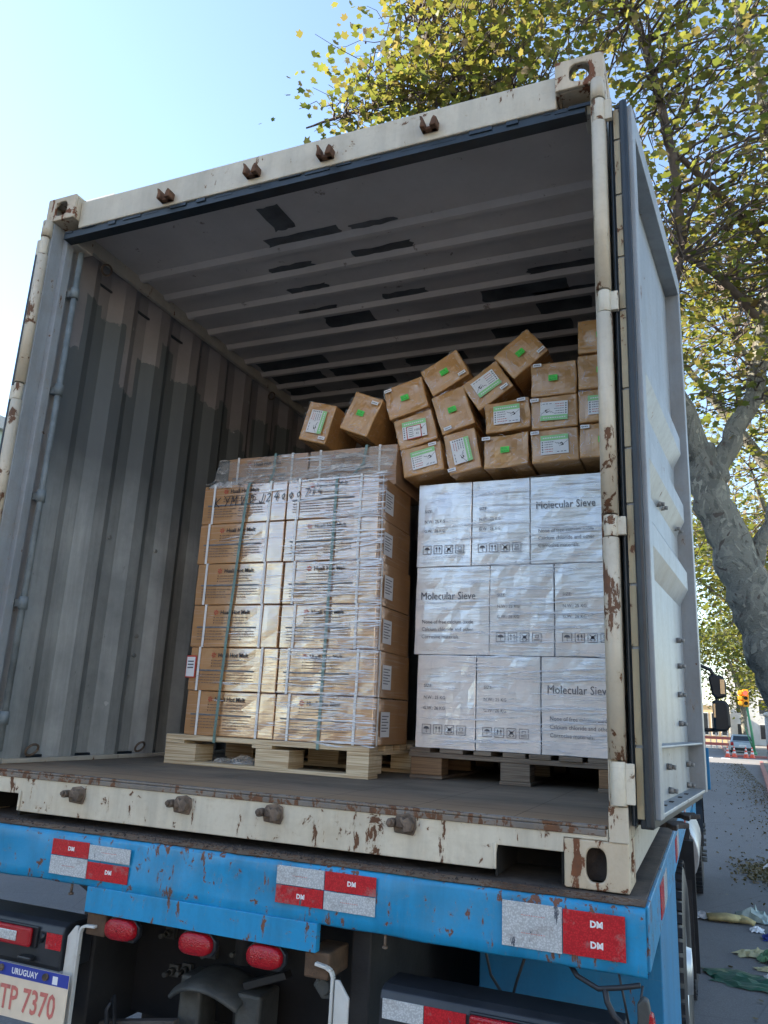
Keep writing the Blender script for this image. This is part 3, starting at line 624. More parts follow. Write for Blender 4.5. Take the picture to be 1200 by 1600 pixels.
# ================================================================ PALLETS
FZ=.150
PL=thing('pallet','new pale plywood pallet under the brown strapped cartons','pallet',(-.36,.82,FZ),None)
x0,x1=-.503,.503; PD=1.12
b=MB()
for i in range(7):
    ya=.0+i*(PD-.09)/6; b.box(x0,x1,ya,ya+.09,.1055,.128)
b.build('top_board','ply_pale',PL,bevel=.0015)
b=MB(); b.box(x0,x0+.10,.0,PD,.0905,.105); b.box(-.05,.05,.0,PD,.0905,.105); b.box(x1-.10,x1,0,PD,.0905,.105); b.build('stringer_board','ply_pale',PL,bevel=.0015)
for xa,xb in((x0,x0+.165),(-.03,.135),(x1-.10,x1)):
    for ya in(.0,(PD-.14)/2,PD-.14):
        b=MB(); b.box(xa,xb,ya+.0015,ya+.14,.0165,.090); b.build('block','ply_pale',PL,bevel=.002)
b=MB()
for ya in(0,(PD-.1)/2,PD-.1): b.box(x0,x1,ya+.0008,ya+.1,.0005,.016)
b.build('bottom_board','ply_pale',PL,bevel=.0015)
PR=thing('pallet','old dark timber pallet under the white cartons','pallet',(.68,1.10,FZ),None)
b=MB(); rnd=random.Random(5); x=-.465
while x<.44:
    wd=rnd.uniform(.075,.105); b.box(x,min(x+wd,.47),-.005+rnd.uniform(-.006,.006),1.0,.1085,.127); x+=wd+rnd.uniform(.012,.05)
b.build('deck_board','wood_old',PR,bevel=.002)
b=MB()
for ya in(0,.45,.88): b.box(-.47,.47,ya,ya+.1,.088,.108)
b.build('cross_board','wood_old',PR,bevel=.002)
for k,(xa,xb) in enumerate(((-.46,-.32),(-.065,.058),(.33,.46))):
    for ya in(.0,.45,.88):
        b=MB(); b.box(xa,xb,ya+.003,ya+.1,.016,.0875); b.build('block','wood_tan' if k!=1 else 'wood_old',PR,bevel=.003)
    b=MB(); b.box(xa-.004,xb+.004,.0,.98,.0005,.0155); b.build('skid_board','wood_old',PR,bevel=.002)
# ================================================================ BROWN STRAPPED CARTONS
def dent_box(w,d,h,seed,amp=.002,nx=8,nz=5,by=0.,mat='carton_brown',parent=None,name='carton',bev=.004,x0=0.,sag=0.):
    """box with slightly uneven faces; front at y=by, bottom z=0"""
    r=random.Random(seed); ph=[r.uniform(0,6.28) for _ in range(12)]
    def disp(x,y,z):
        a=math.sin(x*23+ph[0])*math.sin(z*31+ph[1])+.6*math.sin(x*51+ph[2]+z*17)+.5*math.sin(y*19+ph[3])
        return a*amp
    b=MB(); nd=4
    def grid(o,u,v,nu,nv,nrm):
        o,u,v,nrm=map(Vector,(o,u,v,nrm)); vs=[];fs=[]
        for j in range(nv+1):
            for i in range(nu+1):
                p=o+u*(i/nu)+v*(j/nv); e=min(i,nu-i,1)*min(j,nv-j,1)
                q=p+nrm*(disp(*p)*(1 if e else .0)+(sag*math.sin(PI*i/nu)*math.sin(PI*j/nv)))
                q+=Vector((disp(p.z,p.x,p.y)*.5,0,disp(p.y,p.z,p.x)*.4)); vs.append(q)
        for j in range(nv):
            for i in range(nu): k=j*(nu+1)+i; fs.append((k,k+1,k+nu+2,k+nu+1))
        b.add(vs,fs,0,False)
    y0,y1=by,by+d; X0,X1=x0,x0+w
    grid((X0,y0,0),(w,0,0),(0,0,h),nx,nz,(0,-1,0)); grid((X1,y1,0),(-w,0,0),(0,0,h),nx,nz,(0,1,0))
    grid((X0,y1,0),(0,-d,0),(0,0,h),nd,nz,(-1,0,0)); grid((X1,y0,0),(0,d,0),(0,0,h),nd,nz,(1,0,0))
    grid((X0,y0,h),(w,0,0),(0,d,0),nx,nd,(0,0,1)); grid((X0,y1,0),(w,0,0),(0,-d,0),nx,nd,(0,0,-1))
    import bmesh
    o=b.build(name,mat,parent); bm=bmesh.new(); bm.from_mesh(o.data); bmesh.ops.remove_doubles(bm,verts=bm.verts,dist=.0008); bmesh.ops.recalc_face_normals(bm,faces=bm.faces); bm.to_mesh(o.data); bm.free()
    md=o.modifiers.new('bevel','BEVEL'); md.width=bev; md.segments=2; md.limit_method='ANGLE'; md.angle_limit=R(50)
    return o
Wc,Hc,Dc=.461,.1925,.405
def print_face(mb,w,h,flip=False,seed=0):
    y=-.0045; r=random.Random(seed)
    # emblem
    cx,cz=.128,h-.034; n=10
    for k in range(6):
        t=k*PI/3+.3; pts=[(cx+.002*math.cos(t),cz+.002*math.sin(t)),(cx+.011*math.cos(t-.32),cz+.011*math.sin(t-.32)),(cx+.0125*math.cos(t),cz+.0125*math.sin(t)),(cx+.011*math.cos(t+.32),cz+.011*math.sin(t+.32))]
        mb.add([(p[0],y,p[1]) for p in pts],[(0,1,2,3)],1)
    mb.text('Huali Hot Melt',.0265,.152,h-.043,y,0,sx=.98,bold=.0006)
    for k in range(3):
        z=h-.060-k*.0125; mb.rect(.118,.123,z,z+.0045,y,0)
        x=.129
        while x<.30-(k==1)*.03: 
            l=r.uniform(.006,.02); mb.rect(x,x+l,z+.0005,z+.0038,y,2); x+=l+.003
    mb.rect(.030,.345,h-.106,h-.099,y,3)
    for k in range(4):
        z=h-.122-k*.0125
        for xa,xb in((.035,.19-(k%2)*.02),(.205,.33-(k==3)*.06)):
            x=xa
            while x<xb: l=r.uniform(.006,.018); mb.rect(x,x+l,z,z+.0034,y,2); x+=l+.003
def strapping(mb,x,w=.011,h=Hc,d=Dc,jit=0.):
    y=-.004; mb.box(x-w/2,x+w/2,y-.002,y,-.0005,h+.003); mb.box(x-w/2,x+w/2,y,d+.003,h+.0005,h+.0025)
def side_label(mb,h):
    X=Wc+.0035; mb.add([(X,.075,.035),(X,.175,.035),(X,.175,h-.055),(X,.075,h-.055)],[(0,1,2,3)],0)
    X+=.0006
    for k in range(6):
        z=h-.075-k*.012; mb.add([(X,.085,z),(X,.16-.02*(k%2),z),(X,.16-.02*(k%2),z+.004),(X,.085,z+.004)],[(0,1,2,3)],1)
protos={}
pm=MB(); print_face(pm,Wc,Hc,seed=2); 
rows=['bottom','second','third','fourth','fifth','top']
for c_ in range(2):
    for r_ in range(6):
        xs=(-.775-.006*r_+(.004 if r_%2 else 0))+c_*(Wc+.006)
        z=.2795+r_*(Hc+.0022)
        side='left' if c_==0 else 'right'
        lab=f"{rows[r_]} row brown strapped carton in the {side} column of the pallet"
        if r_==5 and c_==0: lab='top row brown carton with black marker handwriting, left of its column pair'
        if r_==4 and c_==0: lab='fifth row brown strapped carton just below the one with marker handwriting'
        if r_==1 and c_==0: lab='second row brown strapped carton carrying a red edged white tag at its left'
        t=thing('carton',lab,'carton',(xs,.822+random.Random(r_*7+c_).uniform(-.004,.004),z),'brown cartons stacked on the pale pallet')
        dent_box(Wc,Dc,Hc,r_*3+c_,.0014,parent=t,name='carton_body')
        o=pm.build('printing',['ink_black','ink_red','ink_brown','ink_blue'],t,fixn=False) if not protos else protos['p'].copy()
        if not protos: protos['p']=o
        else: COL.objects.link(o); o.parent=t
        for k,xx in enumerate((.060,.375)):
            s_=MB(); strapping(s_,xx+random.Random(r_+k*5).uniform(-.012,.012)); s_.build('strap','strap_white',t)
        if c_==1:
            s_=MB(); s_.box(Wc+.003,Wc+.005,.035,.045,0,Hc); s_.build('strap','strap_white',t)
            s_=MB(); side_label(s_,Hc); s_.build('side_label',['label_white','ink_grey'],t,fixn=False)
        if r_==5 and c_==0:
            s_=MB(); y=-.0078; x=.070; 
            def ch(strokes,x,z,sz,sl=.15):
                for st in strokes: s_.stroke([(x+(a+b_*sl)*sz,z+b_*sz) for a,b_ in st],.0042,y)
            G_={'K':[[(0,0),(0,1)],[(.55,1),(.02,.45),(.6,0)]],'Y':[[(0,1),(.25,.55)],[(.55,1),(.2,0)]],'M':[[(0,0),(.05,1),(.3,.4),(.55,1),(.6,0)]],'V':[[(0,1),(.25,0),(.55,1)]],'D':[[(.1,.9),(.1,.1)],[(0,1),(.45,.85),(.5,.4),(.1,.05)]],'J':[[(.45,1),(.4,.1),(.2,-.1),(0,.2)]],'2':[[(0,.8),(.25,1),(.45,.75),(0,0),(.5,.05)]],'4':[[(.3,1),(0,.4),(.5,.45)],[(.4,.8),(.35,0)]],'0':[[(.25,.7),(.02,.4),(.2,.02),(.42,.3),(.25,.7)]],'7':[[(0,.9),(.5,.95),(.2,0)]],'1':[[(.15,1),(.1,0)]],}
            for ci,cc in enumerate('KYMVDJ24000714'):
                sz=.046 if ci<3 else .040; zz=.082+ci*.0022; ch(G_[cc],x,zz,sz); x+=.052 if ci in(0,2,3,4) else .040
                if cc in('1',): x-=.012
            s_.stroke([(.205,.187),(.205,.150)],.003,y); s_.stroke([(.195,.187),(.215,.188)],.003,y)
            s_.build('marker_writing','ink_black',t,fixn=False)
        if r_==1 and c_==0:
            s_=MB(); s_.box(-.012,.042,-.012,-.009,.055,.155,0); s_.box(-.008,.036,-.0135,-.0122,.060,.148,1)
            for k in range(3): s_.rect(-.002,.030,.125-k*.014,.131-k*.014,-.0142,2)
            s_.build('red_tag',['ink_red','label_white','ink_grey'],t,bevel=.0008)
# second upper layer, set back
for c_ in range(2):
    t=thing('carton',('left' if c_==0 else 'right')+' brown carton of the set-back upper layer under crumpled film','carton',(-.80+c_*.472,1.0,1.4475),'brown cartons of the set-back upper layer')
    dent_box(Wc,.38,.198,40+c_,.003,parent=t,name='carton_body',mat='carton_top')
    o=protos['p'].copy(); COL.objects.link(o); o.parent=t
    for xx in(.06,.375):
        s_=MB(); strapping(s_,xx,d=.38,h=.198); s_.build('strap','strap_white',t)
# green polyester bands round the load
def band(pts,label,w=.0135):
    mb=MB(); pts=[Vector(p) for p in pts]; vs=[]
    for p in pts: vs+=[p-Vector((w/2,0,0)),p+Vector((w/2,0,0))]
    mb.add(vs,[(2*i,2*i+1,2*i+3,2*i+2) for i in range(len(pts)-1)])
    o=mb.build('pallet_strap','strap_teal',None,fixn=False); m=o.modifiers.new('thickness','SOLIDIFY'); m.thickness=.0012; m.offset=0
    mid=Vector(pts[0]); return tag(o,label,'strap','green bands round the brown carton load')
band([(-.60,.95,.252),(-.60,.812,.252),(-.598,.808,.30),(-.585,.808,.7),(-.565,.808,1.1),(-.545,.808,1.42),(-.54,.815,1.447),(-.53,.86,1.452),(-.525,.94,1.46),(-.52,.985,1.55),(-.52,.99,1.652),(-.52,1.2,1.658),(-.52,1.37,1.656)],'green polyester band, left of the two round the brown cartons')
band([(-.09,.95,.252),(-.09,.815,.252),(-.09,.8145,.30),(-.085,.8145,.8),(-.08,.8145,1.42),(-.078,.815,1.447),(-.075,.87,1.452),(-.07,.93,1.47),(-.03,.985,1.56),(-.02,.99,1.652),(0,1.2,1.658),(0,1.37,1.656)],'green polyester band, right of the two round the brown cartons')
# ================================================================ WHITE CARTONS
def sieve(kind,x0,z,w,label,seed):
    t=thing('carton',label,'carton',(x0,1.105+random.Random(seed).uniform(-.003,.003),z),'white cartons stacked on the old pallet')
    h=.3955; dent_box(w-.0012,.37,h-.0012,seed,.0018,parent=t,name='carton_body',mat='carton_white',nx=8,nz=8,bev=.0025)
    s_=MB(); y=-.0045
    if kind=='S':
        s_.text('SIZE:',.019,.033,.255,y); s_.text('N.W.: 25 KG',.020,.033,.205,y,sx=.92); s_.text('G.W.: 26 KG',.020,.033,.160,y,sx=.92)
        for k in range(4):
            xx=.030+k*.052; zz=.058; q=.040
            for a in((xx,xx+q,zz,zz+.0022),(xx,xx+q,zz+q-.0022,zz+q),(xx,xx+.0022,zz+.0022,zz+q-.0022),(xx+q-.0022,xx+q,zz+.0022,zz+q-.0022)): s_.rect(*a,y)
            if k==0: # umbrella
                pts=[(xx+.02+.013*math.cos(t_),zz+.02+.012*math.sin(t_)) for t_ in [PI*i/8 for i in range(9)]]; s_.add([(p[0],y,p[1]) for p in pts],[tuple(range(9))]); s_.stroke([(xx+.02,zz+.02),(xx+.02,zz+.007),(xx+.024,zz+.006)],.002,y)
            if k==1:
                for dx in(.013,.027):
                    s_.stroke([(xx+dx,zz+.008),(xx+dx,zz+.026)],.0026,y); s_.add([(xx+dx-.005,y,zz+.024),(xx+dx+.005,y,zz+.024),(xx+dx,y,zz+.034)],[(0,1,2)])
            if k==2:
                s_.stroke([(xx+.008,zz+.032),(xx+.032,zz+.010)],.003,y); s_.stroke([(xx+.032,zz+.032),(xx+.008,zz+.010)],.003,y); s_.add([(xx+.012,y,zz+.015),(xx+.028,y,zz+.015),(xx+.026,y,zz+.027),(xx+.014,y,zz+.027)],[(0,1,2,3)]); s_.stroke([(xx+.012,zz+.008),(xx+.018,zz+.008)],.003,y); s_.stroke([(xx+.024,zz+.008),(xx+.029,zz+.008)],.003,y)
            if k==3:
                s_.stroke([(xx+.008,zz+.008),(xx+.032,zz+.008)],.002,y); s_.stroke([(xx+.008,zz+.013),(xx+.032,zz+.013)],.002,y)
                s_.stroke([(xx+.013,zz+.019),(xx+.027,zz+.019),(xx+.027,zz+.030),(xx+.013,zz+.030),(xx+.013,zz+.019)],.002,y)
    else:
        s_.text('Molecular Sieve',.049,.024,.245,y,sx=.83)
        for k,l in enumerate(('None of free calcium oxide','Calcium chloride and other','Corrosive materials.')): s_.text(l,.0245,.034,.137-k*.033,y,sx=.88)
    s_.build('printing','ink_grey',t,fixn=False); return t
hS=.3965
for i,(kind,x0,x1,nm) in enumerate((('S',.237,.505,'bottom row white carton at the left end'),('S',.507,.783,'bottom row white carton in the middle'),('M',.785,1.150,'bottom row white carton with large lettering beside the post'))): sieve(kind,x0,.278,x1-x0,nm,60+i)
for i,(kind,x0,x1,nm) in enumerate((('M',.215,.560,'middle row white carton with large lettering at the left end'),('S',.562,.843,'middle row white carton with handling symbols, centre'),('S',.845,1.125,'middle row white carton with handling symbols beside the post'))): sieve(kind,x0,.278+hS,x1-x0,nm,70+i)
for i,(kind,x0,x1,nm) in enumerate((('S',.214,.473,'top row white carton at the left end under tan parcels'),('S',.475,.740,'top row white carton in the middle under tan parcels'),('M',.742,1.115,'top row white carton with large lettering beside the post'))): sieve(kind,x0,.278+2*hS,x1-x0,nm,80+i)
# ================================================================ TAN TAPED PARCELS
def parcel(cx,cz,w,h,rotd,kind,lrot,label,seed,Y=1.02,src=1.10,yaw=0.,lx=0.,lz=0.,sticker=None,D=.31):
    # positions were surveyed on the plane Y=src; bring them to Y
    k=(Y+2.1813)/(src+2.1813); X=1.4253+(cx-1.4253)*k; Z=.4056+(cz-.4056)*k; w*=k; h*=k
    t=thing('parcel',label,'parcel',(X,Y,Z),'tan taped parcels piled on the pallets',(0,R(-rotd),R(yaw)))
    o=dent_box(w,D,h,seed,.0034 if 'crushed' not in label else .0075,8,6,0,'carton_tape',t,'carton_body',bev=.006,x0=-w/2,sag=.003)
    for v in o.data.vertices: v.co.z-=h/2
    s_=MB(); y=-.0075; r=random.Random(seed); mats=['label_white','label_green','ink_grey','ink_red','sticker_green','ink_black']
    y=-.0105 if 'crushed' not in label else -.0155; Mx=Matrix.Translation((lx,0,lz))@Matrix.Rotation(R(lrot),4,'Y')
    if kind=='g':
        s_.rect(-.020,.020,-.014,.014,y,4,Mx); s_.text('91,1A',.010,-.015,.002,y-.0006,5,Mx); s_.text('BLACK',.010,-.016,-.010,y-.0006,5,Mx)
    else:
        s_.rect(-.060,.060,-.044,.044,y,0,Mx); s_.rect(-.060,.060,.020,.044,y-.0006,1,Mx)
        x=-.05
        for k_ in range(10): s_.rect(x,x+.007,.029,.034,y-.0010,2 if False else 0,Mx); x+=.010
        for k_ in range(5):
            z=.012-k_*.011; s_.rect(-.055,-.049,z-.003,z+.003,y-.0006,2,Mx)
            xx=-.043
            while xx<-.008: l=r.uniform(.004,.010); s_.rect(xx,xx+l,z-.0012,z+.0016,y-.0006,3 if k_>2 else 2,Mx); xx+=l+.002
        # dark swooping mark and grey streak
        s_.stroke([(.002,.010),(.010,.004),(.016,.006),(.020,-.002)],.0018,y-.0006,5,Mx); s_.stroke([(.024,.002),(.032,.006),(.038,-.004),(.030,-.006)],.004,y-.0006,5,Mx)
        s_.stroke([(.020,-.010),(.036,-.002),(.058,.014)],.0016,y-.0006,2,Mx)
        for a in(.010,.026,.040): s_.rect(a,a+.010,-.036,-.033,y-.0006,2,Mx)
        if kind=='r':
            s_.rect(-.040,.034,-.048,.018,y-.0016,3,Mx); s_.rect(-.036,.030,-.044,.014,y-.0022,0,Mx)
            for k_ in range(5): s_.rect(-.030,-.006,-.036+k_*.010,-.033+k_*.010,y-.0028,2,Mx)
            s_.text('H50',.016,.000,-.012,y-.0028,5,Mx); s_.text('41',.016,.006,-.030,y-.0028,5,Mx)
    if sticker:
        sx_,sz_=sticker; s_.rect(sx_-.019,sx_+.019,sz_-.008,sz_+.008,y,0); 
        for k_ in range(4): s_.rect(sx_-.014+k_*.007,sx_-.009+k_*.007,sz_-.002,sz_+.002,y-.0006,2)
    s_.build('paper_label',mats,t,fixn=False)
    s_=MB()
    for _ in range(26):
        if r.random()<.5: xa=r.choice([-1,1,-1])*(w/2-abs(r.gauss(.008,.02))); za=r.uniform(-.45,.45)*h; a=r.gauss(PI/2,.35)
        else: xa=r.uniform(-.45,.45)*w; za=r.choice([-1,-1,1])*(h/2-abs(r.gauss(.008,.018))); a=r.gauss(0,.35)
        L_=r.uniform(.01,.05); pts=[]; k=5; cx_,cz_=xa,za
        for i in range(k+1): pts.append((cx_,cz_)); a+=r.gauss(0,.25); cx_+=math.cos(a)*L_/k; cz_+=math.sin(a)*L_/k
        pts=[(min(max(p,-w/2+.004),w/2-.004),min(max(q,-h/2+.004),h/2-.004)) for p,q in pts]; wd=r.choice([.0007,.0011,.0018])
        s_.stroke(pts,wd,y-.003)
    s_.build('tape_highlight','strand',t,fixn=False)  # pale strips imitating highlights on the tape creases
    return t
P=[('A',-.357,1.844,.205,.165,76-90+90,'l',0,'leftmost tan parcel leaning alone on the brown cartons, large label',-1)]
pd=[
 # cx,cz,w,h,rot,kind,lrot(local),sticker,label,yaw
 (-.357,1.844,.163,.210,-15,'l',90,(.055,-.078),'leftmost tan parcel tilted alone on the brown cartons, large label',0),
 (-.112,1.864,.165,.208,-23,'g',0,(.052,.070),'tilted tan parcel with green sticker, second from the left',0),
 (.124,1.920,.209,.168,15,'g',0,(-.075,.066),'tan parcel with green sticker topping the column left of centre',0),
 (.182,1.749,.201,.160,14,'r',6,None,'tan parcel with a red bordered label over its large label',0),
 (.224,1.594,.205,.148,9,'l',-3,(.06,.060),'bottom left tan parcel overhanging the corner of the white cartons',0),
 (.324,2.031,.208,.154,28,'g',0,(.070,-.055),'tilted tan parcel with green sticker, upper of the leaning run',0),
 (.370,1.830,.167,.207,17,'g',0,(-.045,-.082),'upright tan parcel with green sticker between two columns',0),
 (.421,1.618,.158,.203,11,'l',88,(-.06,-.080),'upright tan parcel with sideways large label in the bottom row',0),
 (.539,1.936,.200,.166,33,'l',180,(.058,-.058),'steeply tilted tan parcel with large label, below the highest tilted one',0),
 (.697,2.080,.204,.162,39,'g',0,(.075,-.058),'highest tilted tan parcel, green sticker, leaning up to the right',0),
 (.636,1.774,.211,.152,4,'l',2,(.070,.060),'crushed tan parcel with torn lower edge and large label',0),
 (.629,1.602,.211,.158,2,'g',0,(-.085,.062),'tan parcel with green sticker in the bottom row under the crushed one',0),
 (.849,1.932,.208,.162,0,'g',0,(-.070,.068),'tan parcel with green sticker topping the upright column',0),
 (.852,1.769,.207,.156,1,'l',182,(-.085,.060),'tan parcel with upside down large label, middle of the upright column',0),
 (.853,1.608,.211,.158,1,'l',0,(-.085,.062),'tan parcel with large label at the foot of the upright column',0),
 (1.066,2.120,.207,.164,0,'g',0,None,'topmost tan parcel beside the right post',0),
 (1.064,1.946,.207,.166,0,'n',0,None,'second tan parcel from the top beside the right post',0),
 (1.064,1.778,.207,.154,0,'l',0,None,'third tan parcel from the top beside the right post, large label',0),
 (1.064,1.615,.207,.158,0,'g',0,(-.075,.062),'lowest tan parcel beside the right post, green sticker',0)]
for i,(cx,cz,w_,h_,rot,kind,lr,st,lab,yaw) in enumerate(pd):
    lx=0.; lz=0.
    if i>=15: lx=.0
    if kind=='l' and i in(4,): lx=.01
    if i==8: lz=.008
    parcel(cx,cz,w_,h_,rot,kind if kind!='n' else 'g',lr,lab,100+i,Y=1.0 if i<2 else 1.02,yaw=yaw,lx=lx,lz=lz,sticker=st)
# ================================================================ STRETCH FILM
def strands(mb,x0,x1,y,z0,z1,n,seed,wx=None,bulge=.003):
    r=random.Random(seed)
    for _ in range(n):
        L=r.choice([.05,.09,.16,.3,.5])*r.uniform(.6,1.5); xa=r.uniform(x0,x1-.03); xb=min(x1,xa+L); z=r.uniform(z0,z1)
        if wx is not None and r.random()>wx((xa+xb)/2): continue
        sl=r.gauss(.0,.05)+.015; k=max(2,int((xb-xa)/.02)); hh=r.choice([.0005,.0008,.0012,.002,.0035])*r.uniform(.7,1.3)
        vs=[]; ph=r.uniform(0,6); tilt=r.uniform(-.2,1.)*hh
        for i in range(k+1):
            u=i/k; xx=xa+(xb-xa)*u; env=math.sin(PI*u)**.6 if 0<u<1 else .05; zz=z+sl*(xx-xa)+.0012*math.sin(xx*60+ph); yy=y-bulge*r.uniform(.2,1)*env
            zz=min(max(zz,z0),z1)
            vs+=[(xx,yy,zz-hh*env),(xx,yy-.0008*env,zz),(xx,yy+tilt*.5,zz+hh*env)]
        fs=[]
        for i in range(k): a=3*i; fs+=[(a,a+3,a+4,a+1),(a+1,a+4,a+5,a+2)]
        mb.add(vs,fs,0,True)
mb=MB(); strands(mb,-.36,.172,.813,.27,1.448,950,1,lambda x:min(1,.45+max(0,(x+.36)*1.6)))
strands(mb,-.78,.14,.992,1.47,1.64,90,5)
strands(mb,-.76,-.3,.813,.3,1.44,40,9)
# drape at the top step and crumpled edge
r=random.Random(4); nx=46; ny=12; vs=[];fs=[]
for j in range(ny+1):
    for i in range(nx+1):
        u=i/nx; v=j/ny; x0_=-.80 if v<.55 else -.86; x=x0_+u*(.15-x0_)
        if v<.35: y=.815+.02*v; z=1.41+.12*v
        elif v<.75: q=(v-.35)/.4; y=.822+q*.155; z=1.452+q*q*.17*(.55+.45*u)
        else: q=(v-.75)/.25; y=.978+q*.16; z=1.622+.035*min(1,q*1.6)
        z+=r.uniform(-.008,.008)+.012*math.sin(x*21+v*9); y+=r.uniform(-.006,.004)
        if i in(0,): x+=r.uniform(-.02,.03)
        vs.append((x,y,max(z,1.43 if v<.35 else 1.455)))
for j in range(ny):
    for i in range(nx): k=j*(nx+1)+i; fs.append((k,k+1,k+nx+2,k+nx+1))
mb.add(vs,fs,1,True)
tag(mb.build('stretch_wrap',['strand','film_loose'],None,fixn=False),'clear creased stretch film wound round the brown carton load','plastic film')
mb=MB(); strands(mb,.225,1.12,1.0945,.285,1.468,620,2)
tag(mb.build('stretch_wrap',['strand'],None,fixn=False),'clear creased stretch film wound round the white carton load','plastic film')
def crumple(name,label,loc,sx,sy,sz,mat,seed,cat='plastic film',rot=0.,n=9,group=None,elong=0.):
    r=random.Random(seed); mb=MB(); vs=[];fs=[]
    for j in range(n+1):
        for i in range(n+1):
            u=i/n-.5; v=j/n-.5; rr=math.hypot(u,v)*2
            e=1-.35*max(0,rr-.6)*r.random()
            vs.append((sx*u*e*(1+r.uniform(-.15,.15))+elong*v,sy*v*e*(1+r.uniform(-.15,.15)),sz*max(0.02,(1-rr*.7))*r.uniform(.15,1.)))
    for j in range(n):
        for i in range(n): k=j*(n+1)+i; fs.append((k,k+1,k+n+2,k+n+1))
    mb.add(vs,fs,0,False); o=mb.build(name,mat,None,loc=loc,fixn=False); o.rotation_euler.z=rot; return tag(o,label,cat,group)
crumple('film_scrap','loose crumpled film tail lying under the pale pallet',(-.55,.93,FZ+.0015),.30,.16,.07,'film_loose',3)
# ================================================================ TRUCK
T=thing('truck','blue flatbed truck seen from behind, carrying the open container','truck',(0,0,0))
b=MB(); b.box(-1.262,1.258,-.09,6.4,-.020,-.003); b.build('deck','deck',T,bevel=.002)
b=MB(); 
# rear beam, slightly battered
def battered(mb,x0,x1,y0,y1,z0,z1,seed,amp=.003,n=60):
    r=random.Random(seed); vs=[];fs=[]; rows=[(y0+.012,z1),(y0+.003,z1-.004),(y0,z1-.014)]+[(y0,z1-.014-(z1-z0-.02)*k/5) for k in range(1,6)]+[(y0+.006,z0),(y1,z0)]
    for i in range(n+1):
        x=x0+(x1-x0)*i/n
        for k,(yy,zz) in enumerate(rows):
            d=amp*(math.sin(x*9.1+seed)*math.sin(k*.8+x*3)+.6*math.sin(x*31+k))
            vs.append((x,yy+(d if 0<k<len(rows)-1 else 0),zz+(.4*d if k<len(rows)-1 else 0)))
    m=len(rows)
    for i in range(n):
        for k in range(m-1): fs.append((i*m+k,(i+1)*m+k,(i+1)*m+k+1,i*m+k+1))
    mb.add(vs,fs,0,True)
battered(b,-1.262,1.262,-.105,-.03,-.155,-.006,3)
b.build('rear_beam','blue',T,fixn=False)
b=MB(); r=random.Random(2); n=90; vs=[];fs=[]
for i in range(n+1):
    x=-1.262+2.524*i/n; vs+=[(x,-.098+r.uniform(-.002,.002),-.0035+r.uniform(-.001,.001)),(x,-.072+r.uniform(-.006,.006),-.0005),(x,-.03,-.001)]
for i in range(n):
    for k in range(2): fs.append((3*i+k,3*i+3+k,3*i+4+k,3*i+1+k))
b.add(vs,fs,0,True); b.build('beam_top_edge',steel_paint('rust_brown_deck_edge',(.13,.09,.07),rust=.8,grime=.8,chipscale=30),T,fixn=False)
b=MB(); b.box(-.386,.412,-.1105,-.085,-.222,-.150); b.build('lower_beam_plate','blue',T,bevel=.002)
b=MB(); b.box(1.2585,1.268,-.088,6.4,-.145,-.0045); b.box(-1.268,-1.2625,-.088,6.4,-.145,-.0045); b.build('side_rail','blue',T,bevel=.003)
for k,(xa,xb) in enumerate(((-.547,-.398),(-.396,-.236))):
    for j in range(2):
        b=MB(); za,zb=((-.027,-.074),(-.076,-.130))[j]; red=(k+j)%2==0; r=random.Random(k*2+j)
        b.box(xa,xb,-.1125,-.1095,zb,za-(.004 if k else 0)); 
        if red: b.text('DM',.017,(xa+xb)/2-.008,(za+zb)/2-.006,-.1131,1,bold=.0006)
        else:
            x=xa+.05
            while x<xb-.05: b.rect(x,x+.004,(za+zb)/2,(za+zb)/2+.0015,-.1131,2); x+=.006
        b.build('reflector',['refl_red' if red else 'refl_white','white_ink','plate_red'],T,bevel=.0008)
for k,(xa,xb) in enumerate(((.278,.426),(.428,.580))):
    for j in range(2):
        za,zb=((-.016,-.064),(-.066,-.112))[j]; red=(k+j)%2==1; b=MB(); b.box(xa,xb,-.1125,-.1095,zb,za)
        if not red:
            x=xa+.05
            while x<xb-.05: b.rect(x,x+.004,(za+zb)/2,(za+zb)/2+.0015,-.1131,2); x+=.006
        else: b.text('DM',.017,(xa+xb)/2-.008,(za+zb)/2-.006,-.1131,1,bold=.0006)
        b.build('reflector',['refl_red' if red else 'refl_white','white_ink','plate_red'],T,bevel=.0008)
b=MB(); b.box(.922,1.069,-.1125,-.1095,-.128,-.026); 
for zz in(-.055,-.095):
    x=.97
    while x<1.025: b.rect(x,x+.004,zz,zz+.0015,-.1131,1); x+=.006
b.build('reflector',['refl_white','plate_red'],T,bevel=.0008)
b=MB(); b.box(1.071,1.216,-.1125,-.1095,-.126,-.028); 
for zz in(-.060,-.105): b.text('DM',.020,1.135,zz,-.1131,1,bold=.0008)
b.build('reflector',['refl_red','white_ink'],T,bevel=.0008)
for yy in(.35,.52,1.4,1.57,2.6,2.77):
    b=MB(); b.box(1.2685,1.2705,yy,yy+.16,-.12,-.03); b.build('reflector','refl_red' if int(yy*100)%10 in(5,0) else 'refl_white',T)
